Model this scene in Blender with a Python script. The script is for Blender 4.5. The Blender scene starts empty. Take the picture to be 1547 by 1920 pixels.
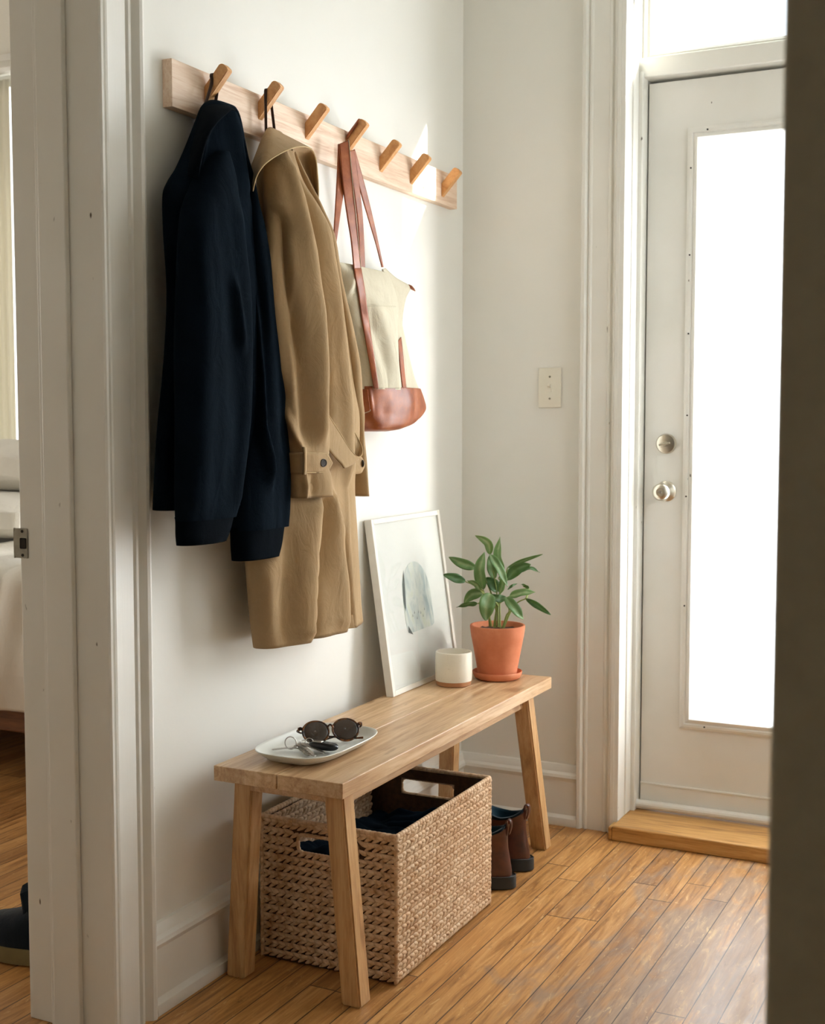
import bpy, bmesh, math, random
from mathutils import Vector, Matrix, noise
from mathutils.bvhtree import BVHTree
random.seed(7)
SC = bpy.context.scene
COL = SC.collection
# ------------------------------------------------------------------ camera geometry
FPX = 2392.0; YAW = math.radians(26.4); PIT = math.radians(4.0)
CAM = Vector((1.515, 0.0, 1.12))
CF = Vector((-math.sin(YAW)*math.cos(PIT), math.cos(YAW)*math.cos(PIT), -math.sin(PIT)))
CR = Vector((math.cos(YAW), math.sin(YAW), 0)); CU = CR.cross(CF)
def ray(px, py): return CF*FPX + CR*(px-773.5) - CU*(py-960)
def PX(px, py, x): d = ray(px, py); return CAM + d*((x-CAM.x)/d.x)
def PY(px, py, y): d = ray(px, py); return CAM + d*((y-CAM.y)/d.y)
def PZ(px, py, z): d = ray(px, py); return CAM + d*((z-CAM.z)/d.z)
def proj(p):
    v = p-CAM; w = v.dot(CF); return 773.5+FPX*v.dot(CR)/w, 960-FPX*v.dot(CU)/w, w
WX = 0.02      # left wall face
FY = 3.33      # far wall face
CEIL = 2.75
# ------------------------------------------------------------------ materials
def lin(c):
    return tuple(((v/12.92) if v <= .04045 else ((v+.055)/1.055)**2.4) for v in c)
def rgb(r, g, b): return lin((r/255., g/255., b/255.))+(1,)
class NT:
    def __init__(s, name):
        s.m = bpy.data.materials.new(name); s.m.use_nodes = True
        s.t = s.m.node_tree; s.b = s.t.nodes['Principled BSDF']
        s.out = s.t.nodes['Material Output']
    def n(s, kind, **kw):
        nd = s.t.nodes.new(kind)
        for k, v in kw.items():
            if k.startswith('i_'):
                key = k[2:].replace('_', ' ')
                nd.inputs[key].default_value = v
            else: setattr(nd, k, v)
        return nd
    def l(s, a, b): s.t.links.new(a, b)
    def coords(s, scale=(1,1,1), kind='Object', rot=(0,0,0), loc=(0,0,0)):
        tc = s.n('ShaderNodeTexCoord'); mp = s.n('ShaderNodeMapping')
        mp.inputs['Scale'].default_value = scale; mp.inputs['Rotation'].default_value = rot
        mp.inputs['Location'].default_value = loc
        s.l(tc.outputs[kind], mp.inputs['Vector']); return mp.outputs['Vector']
    def noise(s, vec, scale, detail=4, rough=.5, dist=0):
        nd = s.n('ShaderNodeTexNoise'); nd.inputs['Scale'].default_value = scale
        nd.inputs['Detail'].default_value = detail; nd.inputs['Roughness'].default_value = rough
        nd.inputs['Distortion'].default_value = dist
        s.l(vec, nd.inputs['Vector']); return nd.outputs['Fac']
    def ramp(s, fac, stops):
        r = s.n('ShaderNodeValToRGB'); e = r.color_ramp.elements
        while len(e) < len(stops): e.new(.5)
        for k, (p, c) in enumerate(stops):
            e[k].position = p; e[k].color = c if len(c) == 4 else tuple(c)+(1,)
        s.l(fac, r.inputs['Fac']); return r.outputs['Color']
    def mix(s, fac, a, b, mode='MIX'):
        m = s.n('ShaderNodeMix', data_type='RGBA', blend_type=mode)
        for sock, v in ((m.inputs['Factor'], fac), (m.inputs['A'], a), (m.inputs['B'], b)):
            pass
        ins = [i for i in m.inputs]
        f, A, B = ins[0], ins[6], ins[7]
        for sock, v in ((f, fac), (A, a), (B, b)):
            if hasattr(v, 'is_output'): s.l(v, sock)
            else: sock.default_value = v
        return m.outputs[2]
    def math(s, op, a, b=None, clamp=False):
        m = s.n('ShaderNodeMath', operation=op); m.use_clamp = clamp
        for sock, v in ((m.inputs[0], a), (m.inputs[1], b)):
            if v is None: continue
            if hasattr(v, 'is_output'): s.l(v, sock)
            else: sock.default_value = v
        return m.outputs[0]
    def bump(s, h, strength=.2, dist=.002, prev=None):
        b = s.n('ShaderNodeBump'); b.inputs['Strength'].default_value = strength
        b.inputs['Distance'].default_value = dist; s.l(h, b.inputs['Height'])
        if prev is not None: s.l(prev, b.inputs['Normal'])
        s.l(b.outputs['Normal'], s.b.inputs['Normal']); return b.outputs['Normal']
    def base(s, c):
        if hasattr(c, 'is_output'): s.l(c, s.b.inputs['Base Color'])
        else: s.b.inputs['Base Color'].default_value = c
    def set(s, **kw):
        for k, v in kw.items():
            sock = s.b.inputs[k.replace('_', ' ')]
            if hasattr(v, 'is_output'): s.l(v, sock)
            else: sock.default_value = v
        return s.m
def mat_plain(name, c, rough=.5, metal=0, spec=.5, nscale=60, bump=.08, var=.06, dist=.001, kind='Object'):
    t = NT(name); v = t.coords(kind=kind)
    f = t.noise(v, nscale, 5)
    lo = tuple(x*(1-var) for x in c[:3])+(1,); hi = tuple(min(1, x*(1+var)) for x in c[:3])+(1,)
    t.base(t.ramp(f, [(.3, lo), (.7, hi)]))
    if bump: t.bump(f, bump, dist)
    return t.set(Roughness=rough, Metallic=metal, Specular_IOR_Level=spec)
def mat_wall():
    t = NT('wall_paint'); v = t.coords()
    f = t.noise(v, 3, 3); c = t.ramp(f, [(.3, rgb(234,233,226)), (.7, rgb(237,236,230))]); t.base(c)
    g = t.noise(v, 90, 3); t.bump(g, .12, .001)
    return t.set(Roughness=.55, Specular_IOR_Level=.3)
def mat_trim(name='trim_paint', chips=.5, c1=(236,235,229), c2=(231,229,221)):
    t = NT(name); v = t.coords()
    f = t.noise(v, 6, 4); c = t.ramp(f, [(.3, rgb(*c1)), (.7, rgb(*c2))])
    vs = t.coords((60, 60, 22))
    sp = t.noise(vs, 1, 2, .5)
    m = t.ramp(sp, [(.775-.03*chips, (0,0,0)), (.80, (1,1,1))])
    t.base(t.mix(m, c, rgb(96,84,66)))
    vg = t.coords((70, 70, 3)); g = t.noise(vg, 3, 3); t.bump(g, .12, .001)
    return t.set(Roughness=.38, Specular_IOR_Level=.45)
def mat_wood(name, cols, scale=(18, 1.2, 18), rough=.45, knots=.0, stave=0, axis=1, bump=.15, coat=0, knotc=(120,78,40)):
    """grain stretched along one axis; cols = three sRGB tones"""
    t = NT(name); v = t.coords(scale)
    f = t.noise(v, 1.6, 6, .6, 1.2)
    v2 = t.coords(tuple(s*5 for s in scale)); f2 = t.noise(v2, 2, 4, .6, .4)
    ff = t.math('ADD', t.math('MULTIPLY', f, .7), t.math('MULTIPLY', f2, .3))
    c = t.ramp(ff, [(.32, rgb(*cols[0])), (.5, rgb(*cols[1])), (.68, rgb(*cols[2]))])
    if stave:
        tc = t.n('ShaderNodeTexCoord'); sep = t.n('ShaderNodeSeparateXYZ'); t.l(tc.outputs['Object'], sep.inputs[0])
        ix = t.math('FLOOR', t.math('MULTIPLY', sep.outputs['X'], 1/stave))
        iy = t.math('FLOOR', t.math('ADD', t.math('MULTIPLY', sep.outputs['Y'], 2.1), t.math('MULTIPLY', ix, .37)))
        iz = t.math('FLOOR', t.math('MULTIPLY', sep.outputs['Z'], 1/(stave*4)))
        cb = t.n('ShaderNodeCombineXYZ'); t.l(ix, cb.inputs[0]); t.l(iy, cb.inputs[1]); t.l(iz, cb.inputs[2])
        wn = t.n('ShaderNodeTexWhiteNoise'); t.l(cb.outputs[0], wn.inputs[0])
        tone = t.ramp(wn.outputs[0], [(0, (.80,.76,.72)), (1, (1.0,1.0,1.0))])
        c = t.mix(1.0, c, tone, 'MULTIPLY')
    if knots:
        vk = t.coords(tuple((5 if i != axis else 1.8)*1.6 for i in range(3)))
        k = t.noise(vk, 1.7, 2, .4, .6)
        km = t.ramp(k, [(.68, (0,0,0)), (.76, (1,1,1))])
        km = t.math('MULTIPLY', km, knots)
        c = t.mix(km, c, rgb(*knotc))
    t.base(c); t.bump(ff, bump, .001)
    return t.set(Roughness=rough, Coat_Weight=coat, Coat_Roughness=.25)
def mat_cloth(name, c, rough=.9, weave=900, var=.12, sheen=.2, bump=.25, wr=0.5, sheentint=None):
    wr *= .45
    t = NT(name); v = t.coords()
    f = t.noise(v, 9, 4); g = t.noise(v, 160, 4, .7)
    lo = tuple(x*(1-var) for x in c[:3])+(1,); hi = tuple(min(1, x*(1+var)) for x in c[:3])+(1,)
    ff = t.math('ADD', t.math('MULTIPLY', f, .6), t.math('MULTIPLY', g, .4))
    t.base(t.ramp(ff, [(.35, lo), (.65, hi)]))
    b1 = t.bump(t.noise(t.coords((1,1,.55)), 24, 4, .55, .8), wr, .012)
    t.bump(t.noise(v, weave, 2), bump, .0012, b1)
    m = t.set(Roughness=rough, Sheen_Weight=sheen, Sheen_Roughness=.5, Specular_IOR_Level=.15 if c[0] > .01 else .03)
    if sheentint: t.b.inputs['Sheen Tint'].default_value = sheentint
    return m
def mat_floor():
    t = NT('floor_boards'); W = .059
    tc = t.n('ShaderNodeTexCoord'); sep = t.n('ShaderNodeSeparateXYZ'); t.l(tc.outputs['Object'], sep.inputs[0])
    X, Y = sep.outputs['X'], sep.outputs['Y']
    u = t.math('DIVIDE', t.math('ADD', X, 10-.791+.059*4), W)
    ix = t.math('FLOOR', u); fu = t.math('FRACT', u)
    wn = t.n('ShaderNodeTexWhiteNoise', noise_dimensions='1D'); t.l(ix, wn.inputs['W'])
    yo = t.math('ADD', t.math('MULTIPLY', wn.outputs[0], 7.3), 20)
    vv = t.math('DIVIDE', t.math('ADD', Y, yo), 1.15)
    iy = t.math('FLOOR', vv); fv = t.math('FRACT', vv)
    cb = t.n('ShaderNodeCombineXYZ'); t.l(ix, cb.inputs[0]); t.l(iy, cb.inputs[1])
    w2 = t.n('ShaderNodeTexWhiteNoise', noise_dimensions='2D'); t.l(cb.outputs[0], w2.inputs[0])
    # grain
    cg = t.n('ShaderNodeCombineXYZ'); t.l(t.math('MULTIPLY', X, 34), cg.inputs[0]); t.l(t.math('MULTIPLY', Y, 2.2), cg.inputs[1]); t.l(t.math('MULTIPLY', w2.outputs[0], 30), cg.inputs[2])
    g = t.noise(cg.outputs[0], 1.5, 7, .62, 1.5)
    col = t.ramp(g, [(.30, rgb(130,86,44)), (.48, rgb(178,128,72)), (.60, rgb(196,146,88)), (.75, rgb(212,168,112))])
    tone = t.ramp(w2.outputs[0], [(0, (.72,.66,.60)), (.5, (.95,.93,.90)), (1, (1.08,1.06,1.0))])
    col = t.mix(1, col, tone, 'MULTIPLY')
    # worn, greyed traffic area: noise masked by distance from the doorway path
    pv = t.coords((1,1,1), loc=(-.98, -2.55, 0)); sp2 = t.n('ShaderNodeSeparateXYZ'); t.l(pv, sp2.inputs[0])
    dx = t.math('DIVIDE', sp2.outputs['X'], .42); dy = t.math('DIVIDE', sp2.outputs['Y'], .95)
    rr = t.math('SQRT', t.math('ADD', t.math('MULTIPLY', dx, dx), t.math('MULTIPLY', dy, dy)))
    wv = t.coords((7, 2.6, 1)); wnz = t.noise(wv, 1.6, 6, .62, 1.0)
    m = t.math('ADD', t.math('SUBTRACT', 1.15, rr), t.math('MULTIPLY', t.math('SUBTRACT', wnz, .5), 3.2))
    mm = t.ramp(m, [(.30, (0,0,0)), (.75, (1,1,1))])
    wc = t.ramp(t.noise(t.coords((22,3.2,1)), 2.2, 6, .65, 1), [(.3, rgb(116,96,82)), (.55, rgb(152,130,110)), (.72, rgb(200,168,124))])
    col = t.mix(t.math('MULTIPLY', mm, .66), col, wc)
    # pale scuffs near the door
    sc = t.noise(t.coords((30, 9, 1), rot=(0,0,.5)), 2.0, 6, .7, 1.4)
    col = t.mix(t.math('MULTIPLY', t.ramp(sc, [(.60,(0,0,0)), (.66,(1,1,1))]), .5), col, rgb(222,186,130))
    dk = t.noise(t.coords((40, 12, 1)), 1.3, 6, .7, 1.0)
    col = t.mix(t.math('MULTIPLY', t.ramp(dk, [(.62,(0,0,0)), (.70,(1,1,1))]), .5), col, rgb(96,62,34))
    # grooves
    wob = t.math('MULTIPLY', t.noise(t.coords((1,4,1)), 1.7, 3), .030)
    e = t.math('MINIMUM', fu, t.math('SUBTRACT', 1, fu))
    gm = t.math('LESS_THAN', e, t.math('ADD', wob, .006))
    e2 = t.math('MINIMUM', fv, t.math('SUBTRACT', 1, fv))
    gm2 = t.math('LESS_THAN', e2, .0013)
    gg = t.math('MAXIMUM', gm, gm2)
    col = t.mix(t.math('MULTIPLY', gg, .85), col, rgb(52,34,22))
    t.base(col)
    h = t.math('SUBTRACT', t.math('MULTIPLY', g, .35), gg)
    t.bump(h, .35, .0015)
    ro = t.ramp(t.math('ADD', t.math('MULTIPLY', wnz, .6), t.math('MULTIPLY', g, .4)), [(.3, (.34,.34,.34)), (.7, (.58,.58,.58))])
    return t.set(Roughness=ro, Specular_IOR_Level=.45)
M = {}
def build_materials():
    M['wall'] = mat_wall()
    M['ceiling'] = mat_plain('ceiling_paint', rgb(226,222,210), .7, var=.02)
    M['trim'] = mat_trim()
    M['trim_clean'] = mat_trim('door_paint', .0, (232,230,224), (226,224,216))
    M['shade_wall'] = mat_plain('wall_paint_shade_tone', rgb(196,188,164), .6, var=.05)  # wall paint darkened: shade put into the colour, also cuts bounce light
    M['floor'] = mat_floor()
    M['bench'] = mat_wood('bench_acacia', [(174,132,90), (210,174,132), (230,202,164)], (26, 1.6, 26), .42, .75, .048, coat=.15, knotc=(126,84,44))
    M['bench_leg'] = mat_wood('bench_leg_acacia', [(160,116,70), (196,154,104), (214,178,130)], (26, 26, 1.8), .45, .3, .0, axis=2)
    M['rail'] = mat_wood('rail_ash', [(206,166,134), (230,202,176), (242,222,202)], (60, 2.2, 40), .5, 0, .0)
    M['peg'] = mat_wood('peg_pine', [(192,132,74), (214,158,98), (226,176,120)], (20, 60, 20), .5)
    M['threshold'] = mat_wood('threshold_oak', [(132,90,44), (190,142,80), (212,168,108)], (2.0, 26, 26), .4, .5, axis=0, knotc=(80,52,30))
    M['navy'] = mat_cloth('navy_wool', rgb(9,18,26), .95, 700, .18, .02, .4, .5, (.2,.4,.6,1))
    M['navy_edge'] = mat_cloth('navy_rib', rgb(7,13,19), .95, 400, .2, .004, .4, .3)
    M['khaki'] = mat_cloth('khaki_cotton', rgb(164,137,101), .85, 1100, .07, .06, .12, .6)
    M['khaki_edge'] = mat_cloth('khaki_piping', rgb(186,160,118), .85, 1100, .05, .1, .1, .1)
    M['loop_dark'] = mat_cloth('brown_tape', rgb(62,44,36), .8, 700, .1)
    M['canvas'] = mat_cloth('natural_canvas', rgb(204,196,174), .9, 1100, .04, .03, .3, .9)
    t = NT('brown_leather'); v = t.coords(); f = t.noise(v, 26, 5, .6)
    t.base(t.ramp(f, [(.3, rgb(120,58,26)), (.55, rgb(152,80,38)), (.75, rgb(172,100,54))])); t.bump(t.noise(v, 420, 3), .25, .0006)
    M['leather'] = t.set(Roughness=.42, Specular_IOR_Level=.42)
    t = NT('boot_leather'); v = t.coords(); f = t.noise(v, 30, 5, .6)
    t.base(t.ramp(f, [(.3, rgb(52,24,16)), (.7, rgb(92,48,32))])); t.bump(f, .15, .001)
    M['boot'] = t.set(Roughness=.32, Specular_IOR_Level=.6)
    M['sole'] = mat_plain('black_rubber', rgb(38,38,36), .6)
    M['teal_lining'] = mat_cloth('dark_teal_lining', rgb(16,40,50), .9)
    M['frame_white'] = mat_plain('white_frame_paint', rgb(236,232,222), .4, var=.02)
    M['mat_board'] = mat_plain('mat_board', rgb(246,244,238), .8, var=.01, bump=.03)
    t = NT('print_wash'); v = t.coords((1,1,1)); f = t.noise(t.coords((1,14,6)), 1.6, 5, .6, 1.2)
    t.base(t.ramp(f, [(.30, rgb(160,178,180)), (.42, rgb(204,212,208)), (.55, rgb(232,234,226)), (.72, rgb(222,226,204))]))
    M['print'] = t.set(Roughness=.8)
    M['print_dark'] = mat_plain('print_ink', rgb(96,104,102), .8, var=.3, nscale=30)
    t = NT('terracotta'); v = t.coords(); f = t.noise(v, 16, 5, .6)
    t.base(t.ramp(f, [(.3, rgb(194,114,78)), (.6, rgb(208,130,94)), (.8, rgb(218,150,116))])); t.bump(t.noise(v, 260, 3), .2, .0006)
    M['terracotta'] = t.set(Roughness=.75, Specular_IOR_Level=.25)
    M['soil'] = mat_plain('soil', rgb(84,56,36), .95, nscale=180, bump=1, var=.5, dist=.004)
    t = NT('speckled_glaze'); v = t.coords(); f = t.noise(v, 380, 2)
    c = t.ramp(t.noise(v, 12, 3), [(.3, rgb(226,218,200)), (.7, rgb(234,228,212))])
    t.base(t.mix(t.ramp(f, [(.70,(0,0,0)), (.76,(1,1,1))]), c, rgb(168,150,122)))
    M['glaze'] = t.set(Roughness=.4)
    M['stoneware'] = mat_plain('raw_stoneware', rgb(176,124,84), .8)
    M['tray'] = mat_plain('tray_ceramic', rgb(222,222,214), .3, var=.02, nscale=20, bump=.02)
    # leaf
    t = NT('leaf'); v = t.coords(kind='UV'); sep = t.n('ShaderNodeSeparateXYZ'); t.l(v, sep.inputs[0])
    mid = t.math('ABSOLUTE', t.math('SUBTRACT', sep.outputs['X'], .5))
    w = t.noise(t.coords((26, 26, 26)), 1, 4, .6, 1.5)
    mk = t.math('SUBTRACT', t.math('ADD', t.math('MULTIPLY', w, .5), .07), mid)
    oi = t.n('ShaderNodeObjectInfo')
    dark = t.mix(oi.outputs['Random'], rgb(64,104,58), rgb(126,160,98)); light = t.mix(oi.outputs['Random'], rgb(96,134,80), rgb(196,210,160))
    t.base(t.mix(t.ramp(mk, [(.10,(0,0,0)), (.34,(1,1,1))]), dark, light))
    t.bump(t.math('ABSOLUTE', t.math('SINE', t.math('ADD', t.math('MULTIPLY', sep.outputs['Y'], 46), t.math('MULTIPLY', mid, 22)))), .18, .001)
    t.set(Roughness=.38, Specular_IOR_Level=.5, Subsurface_Weight=.0)
    tr = t.n('ShaderNodeBsdfTranslucent'); tr.inputs['Color'].default_value = rgb(150,190,90)
    mx = t.n('ShaderNodeMixShader'); mx.inputs[0].default_value = .22
    t.l(t.b.outputs[0], mx.inputs[1]); t.l(tr.outputs[0], mx.inputs[2]); t.l(mx.outputs[0], t.out.inputs['Surface'])
    M['leaf'] = t.m
    M['stem'] = mat_plain('stem', rgb(142,156,84), .5)
    # basket strand
    t = NT('water_hyacinth'); v = t.coords(); f = t.noise(t.coords((60,60,60)), 1, 4, .6)
    f2 = t.noise(v, 7, 3)
    c = t.ramp(f, [(.28, rgb(172,132,94)), (.5, rgb(214,184,150)), (.72, rgb(234,212,182))])
    t.base(t.mix(t.ramp(f2, [(.35,(0,0,0)),(.7,(.5,.5,.5))]), c, rgb(192,152,112))); t.bump(t.noise(v, 500, 3), .3, .0008)
    M['weave'] = t.set(Roughness=.7, Specular_IOR_Level=.3)
    M['weave_shade'] = mat_plain('weave_gap_shade', rgb(74,50,28), .9, nscale=90, var=.3)  # dark tone carries the shade behind the weave gaps
    M['steel'] = mat_plain('key_steel', rgb(176,172,164), .28, 1, var=.05, bump=.02)
    M['nickel'] = mat_plain('satin_nickel', rgb(206,200,186), .28, 1, var=.03, bump=.01)
    M['worn_metal'] = mat_plain('worn_strike_metal', rgb(150,146,134), .45, .8, var=.2, nscale=40)
    M['black_plastic'] = mat_plain('black_plastic', rgb(22,23,26), .3, var=.05, bump=.01)
    t = NT('tortoise_acetate'); f = t.noise(t.coords((1,1,1)), 70, 3, .5, 1)
    t.base(t.ramp(f, [(.4, rgb(38,22,14)), (.6, rgb(104,60,28)), (.7, rgb(146,92,44))]))
    M['tortoise'] = t.set(Roughness=.15)
    t = NT('tinted_lens'); t.base(rgb(52,36,26)); M['lens'] = t.set(Roughness=.04, Specular_IOR_Level=.8, Alpha=.93)
    M['plastic_white'] = mat_plain('switch_plastic', rgb(232,228,214), .35, var=.01, bump=.01)
    M['hole'] = mat_plain('dark_recess', rgb(40,34,26), .8)
    M['horn'] = mat_plain('horn_button', rgb(52,40,32), .3, nscale=90, var=.4)
    M['duvet'] = mat_cloth('white_linen', rgb(226,222,212), .95, 700, .03, .1, .2, .9)
    M['bed_wood'] = mat_wood('bed_walnut', [(70,40,20), (110,68,36), (130,84,48)], (2, 30, 30), .5, axis=0)
    t = NT('roller_shade'); tl = t.n('ShaderNodeBsdfTranslucent'); tl.inputs['Color'].default_value = rgb(236,230,210)
    t.base(rgb(226,222,206)); mx = t.n('ShaderNodeMixShader'); mx.inputs[0].default_value = .12
    t.l(t.b.outputs[0], mx.inputs[1]); t.l(tl.outputs[0], mx.inputs[2]); t.l(mx.outputs[0], t.out.inputs['Surface']); M['shade'] = t.m
    M['shoe_navy'] = mat_cloth('dark_suede', rgb(20,28,36), .95, 500)
    M['shoe_sole'] = mat_plain('tan_crepe_sole', rgb(118,104,66), .8)
    M['brick'] = mat_plain('sun_block_render', rgb(170,160,146), .9, nscale=8, var=.1)
    M['ground'] = mat_plain('porch_concrete', rgb(170,166,158), .9, nscale=12, var=.1)
    # frosted door glass and clear transom glass
    t = NT('frosted_glass')
    tl = t.n('ShaderNodeBsdfTranslucent'); tl.inputs['Color'].default_value = (.95,.96,.96,1)
    tp = t.n('ShaderNodeBsdfTransparent'); tp.inputs['Color'].default_value = (1,1,1,1)
    gl = t.n('ShaderNodeBsdfGlossy'); gl.inputs['Roughness'].default_value = .25; gl.inputs['Color'].default_value = (.9,.9,.9,1)
    m1 = t.n('ShaderNodeMixShader'); m1.inputs[0].default_value = .45; t.l(tl.outputs[0], m1.inputs[1]); t.l(tp.outputs[0], m1.inputs[2])
    m2 = t.n('ShaderNodeMixShader'); m2.inputs[0].default_value = .05; t.l(m1.outputs[0], m2.inputs[1]); t.l(gl.outputs[0], m2.inputs[2])
    t.l(m2.outputs[0], t.out.inputs['Surface']); M['frosted'] = t.m
    t = NT('clear_glass')
    tp = t.n('ShaderNodeBsdfTransparent'); tp.inputs['Color'].default_value = (.97,.98,.98,1)
    gl = t.n('ShaderNodeBsdfGlossy'); gl.inputs['Roughness'].default_value = .02
    m2 = t.n('ShaderNodeMixShader'); m2.inputs[0].default_value = .05; t.l(tp.outputs[0], m2.inputs[1]); t.l(gl.outputs[0], m2.inputs[2])
    t.l(m2.outputs[0], t.out.inputs['Surface']); M['glass'] = t.m
build_materials()
# ------------------------------------------------------------------ mesh helpers
class MB:
    def __init__(s): s.bm = bmesh.new()
    def box(s, lo, hi, bev=0, seg=2, rot=None, piv=None):
        r = bmesh.ops.create_cube(s.bm, size=1)
        vs = r['verts']; lo = Vector(lo); hi = Vector(hi); c = (lo+hi)/2; d = hi-lo
        for v in vs: v.co = Vector((v.co.x*d.x, v.co.y*d.y, v.co.z*d.z))+c
        if bev:
            es = list({e for v in vs for e in v.link_edges})
            r2 = bmesh.ops.bevel(s.bm, geom=es, offset=bev, segments=seg, affect='EDGES', profile=.5)
            vs = list({v for f in r2['faces'] for v in f.verts} | {v for v in vs if v.is_valid})
        if rot is not None:
            p = Vector(piv) if piv is not None else c
            for v in vs: v.co = rot @ (v.co-p)+p
        return vs
    def grid(s, rows, close_u=False, cap0=False, cap1=False, flip=False):
        R = [[s.bm.verts.new(p) for p in row] for row in rows]
        n = len(R[0])
        for a, b in zip(R, R[1:]):
            for i in range(n if close_u else n-1):
                j = (i+1) % n
                q = (a[i], a[j], b[j], b[i])
                try: s.bm.faces.new(q[::-1] if flip else q)
                except ValueError: pass
        if cap0: s.bm.faces.new(R[0] if flip else R[0][::-1])
        if cap1: s.bm.faces.new(R[-1][::-1] if flip else R[-1])
        return R
    def tube(s, pts, rad, seg=10, closed=False, caps=True, flat=1.0, up=None):
        pts = [Vector(p) for p in pts]; n = len(pts); rows = []
        if not hasattr(rad, '__len__'): rad = [rad]*n
        prev = None
        for i, p in enumerate(pts):
            if closed: t = pts[(i+1) % n]-pts[i-1]
            else: t = pts[min(i+1, n-1)]-pts[max(i-1, 0)]
            t.normalize()
            if prev is None:
                a = Vector(up) if up is not None else (Vector((0,0,1)) if abs(t.z) < .9 else Vector((1,0,0)))
                nrm = (a - t*a.dot(t)).normalized()
            else: nrm = (prev - t*prev.dot(t)).normalized()
            prev = nrm; bi = t.cross(nrm)
            rows.append([p+(nrm*math.cos(2*math.pi*k/seg)*flat+bi*math.sin(2*math.pi*k/seg))*rad[i] for k in range(seg)])
        if closed: rows.append(rows[0]); s.grid(rows, True); bmesh.ops.remove_doubles(s.bm, verts=s.bm.verts, dist=1e-6)
        else: s.grid(rows, True, caps, caps)
    def lathe(s, prof, c=(0,0,0), seg=48, axis='z', M4=None):
        """prof: (r, h) list from bottom to top"""
        rows = []
        for r, h in prof:
            row = []
            for k in range(seg):
                a = 2*math.pi*k/seg; p = Vector((r*math.cos(a), r*math.sin(a), h))
                if axis == 'y': p = Vector((p.x, p.z, p.y))
                if axis == 'x': p = Vector((p.z, p.x, p.y))
                if M4 is not None: p = M4 @ p
                row.append(p+Vector(c))
            rows.append(row)
        s.grid(rows, True, prof[0][0] > 1e-5, prof[-1][0] > 1e-5)
        bmesh.ops.remove_doubles(s.bm, verts=s.bm.verts, dist=1e-6)
    def prism(s, poly, a, b):
        """poly list of Vector; extruded by vector b from a offset"""
        a = Vector(a); b = Vector(b)
        lo = [Vector(p)+a for p in poly]; hi = [Vector(p)+b for p in poly]
        s.grid([lo, hi], True, True, True)
    def build(s, name, mat, parent=None, smooth=False, mods=(), angle=40):
        bmesh.ops.recalc_face_normals(s.bm, faces=s.bm.faces)
        me = bpy.data.meshes.new(name); s.bm.to_mesh(me); s.bm.free()
        o = bpy.data.objects.new(name, me); COL.objects.link(o)
        if isinstance(mat, (list, tuple)):
            for m in mat: me.materials.append(m)
        else: me.materials.append(mat)
        if smooth:
            for p in me.polygons: p.use_smooth = True
            if angle < 180: me.set_sharp_from_angle(angle=math.radians(angle))
        for kind, kw in mods:
            md = o.modifiers.new(kind.title(), kind)
            for k, v in kw.items(): setattr(md, k, v)
        if parent is not None: o.parent = parent   # parts are modelled in world space, see settle()
        return o
def thing(name, label, cat, loc=(0,0,0), group=None):
    o = bpy.data.objects.new(name, None); COL.objects.link(o); o.empty_display_size = .05
    o['label'] = label; o['category'] = cat
    if group: o['group'] = group
    THINGS.append((o, Vector(loc)))
    return o
THINGS = []
def settle():
    """move each empty to its thing's base while its parts keep their places"""
    for o, loc in THINGS:
        o.location = loc
        for ch in o.children: ch.location = ch.location - loc
def tag(o, label, cat, group=None):
    o['label'] = label; o['category'] = cat
    if group: o['group'] = group
    return o
def struct(o): o['kind'] = 'structure'; return o
def lerp(a, b, t): return a+(b-a)*t
def interp(tab, x, k=1):
    if x <= tab[0][0]: return tab[0][k]
    for a, b in zip(tab, tab[1:]):
        if x <= b[0]: return lerp(a[k], b[k], (x-a[0])/(b[0]-a[0]))
    return tab[-1][k]
def smooth_interp(tab, x, k=1):
    """Catmull-Rom style"""
    n = len(tab)
    if x <= tab[0][0]: return tab[0][k]
    if x >= tab[-1][0]: return tab[-1][k]
    for i in range(n-1):
        if x <= tab[i+1][0]:
            x0, x1 = tab[i][0], tab[i+1][0]; h = x1-x0; t = (x-x0)/h
            def sl(j):
                a = tab[max(j-1, 0)]; b = tab[min(j+1, n-1)]
                return (b[k]-a[k])/(b[0]-a[0])
            m0, m1 = sl(i)*h, sl(i+1)*h
            return (2*t**3-3*t*t+1)*tab[i][k]+(t**3-2*t*t+t)*m0+(-2*t**3+3*t*t)*tab[i+1][k]+(t**3-t*t)*m1
def bvh_of(*objs):
    vs = []; fs = []
    for o in objs:
        b = len(vs); vs += [v.co.copy() for v in o.data.vertices]; fs += [[b+i for i in p.vertices] for p in o.data.polygons]
    return BVHTree.FromPolygons(vs, fs)
def hit(bvh, px, py, off=.002, fallback=.1):
    d = ray(px, py).normalized()
    p, n, i, dist = bvh.ray_cast(CAM, d)
    if p is None: return PX(px, py, fallback)
    return p - d*off
def smooth_line(pts, n):
    """resample a px polyline smoothly to n points (any dimension)"""
    m = len(pts); out = []
    for q in range(n):
        t = q/(n-1)*(m-1); i = min(int(t), m-2); f = t-i
        P = [pts[max(i-1,0)], pts[i], pts[i+1], pts[min(i+2,m-1)]]
        out.append(tuple(.5*((2*b)+(-a+c)*f+(2*a-5*b+4*c-d)*f*f+(-a+3*b-3*c+d)*f**3) for a, b, c, d in zip(*P)))
    return out
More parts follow.
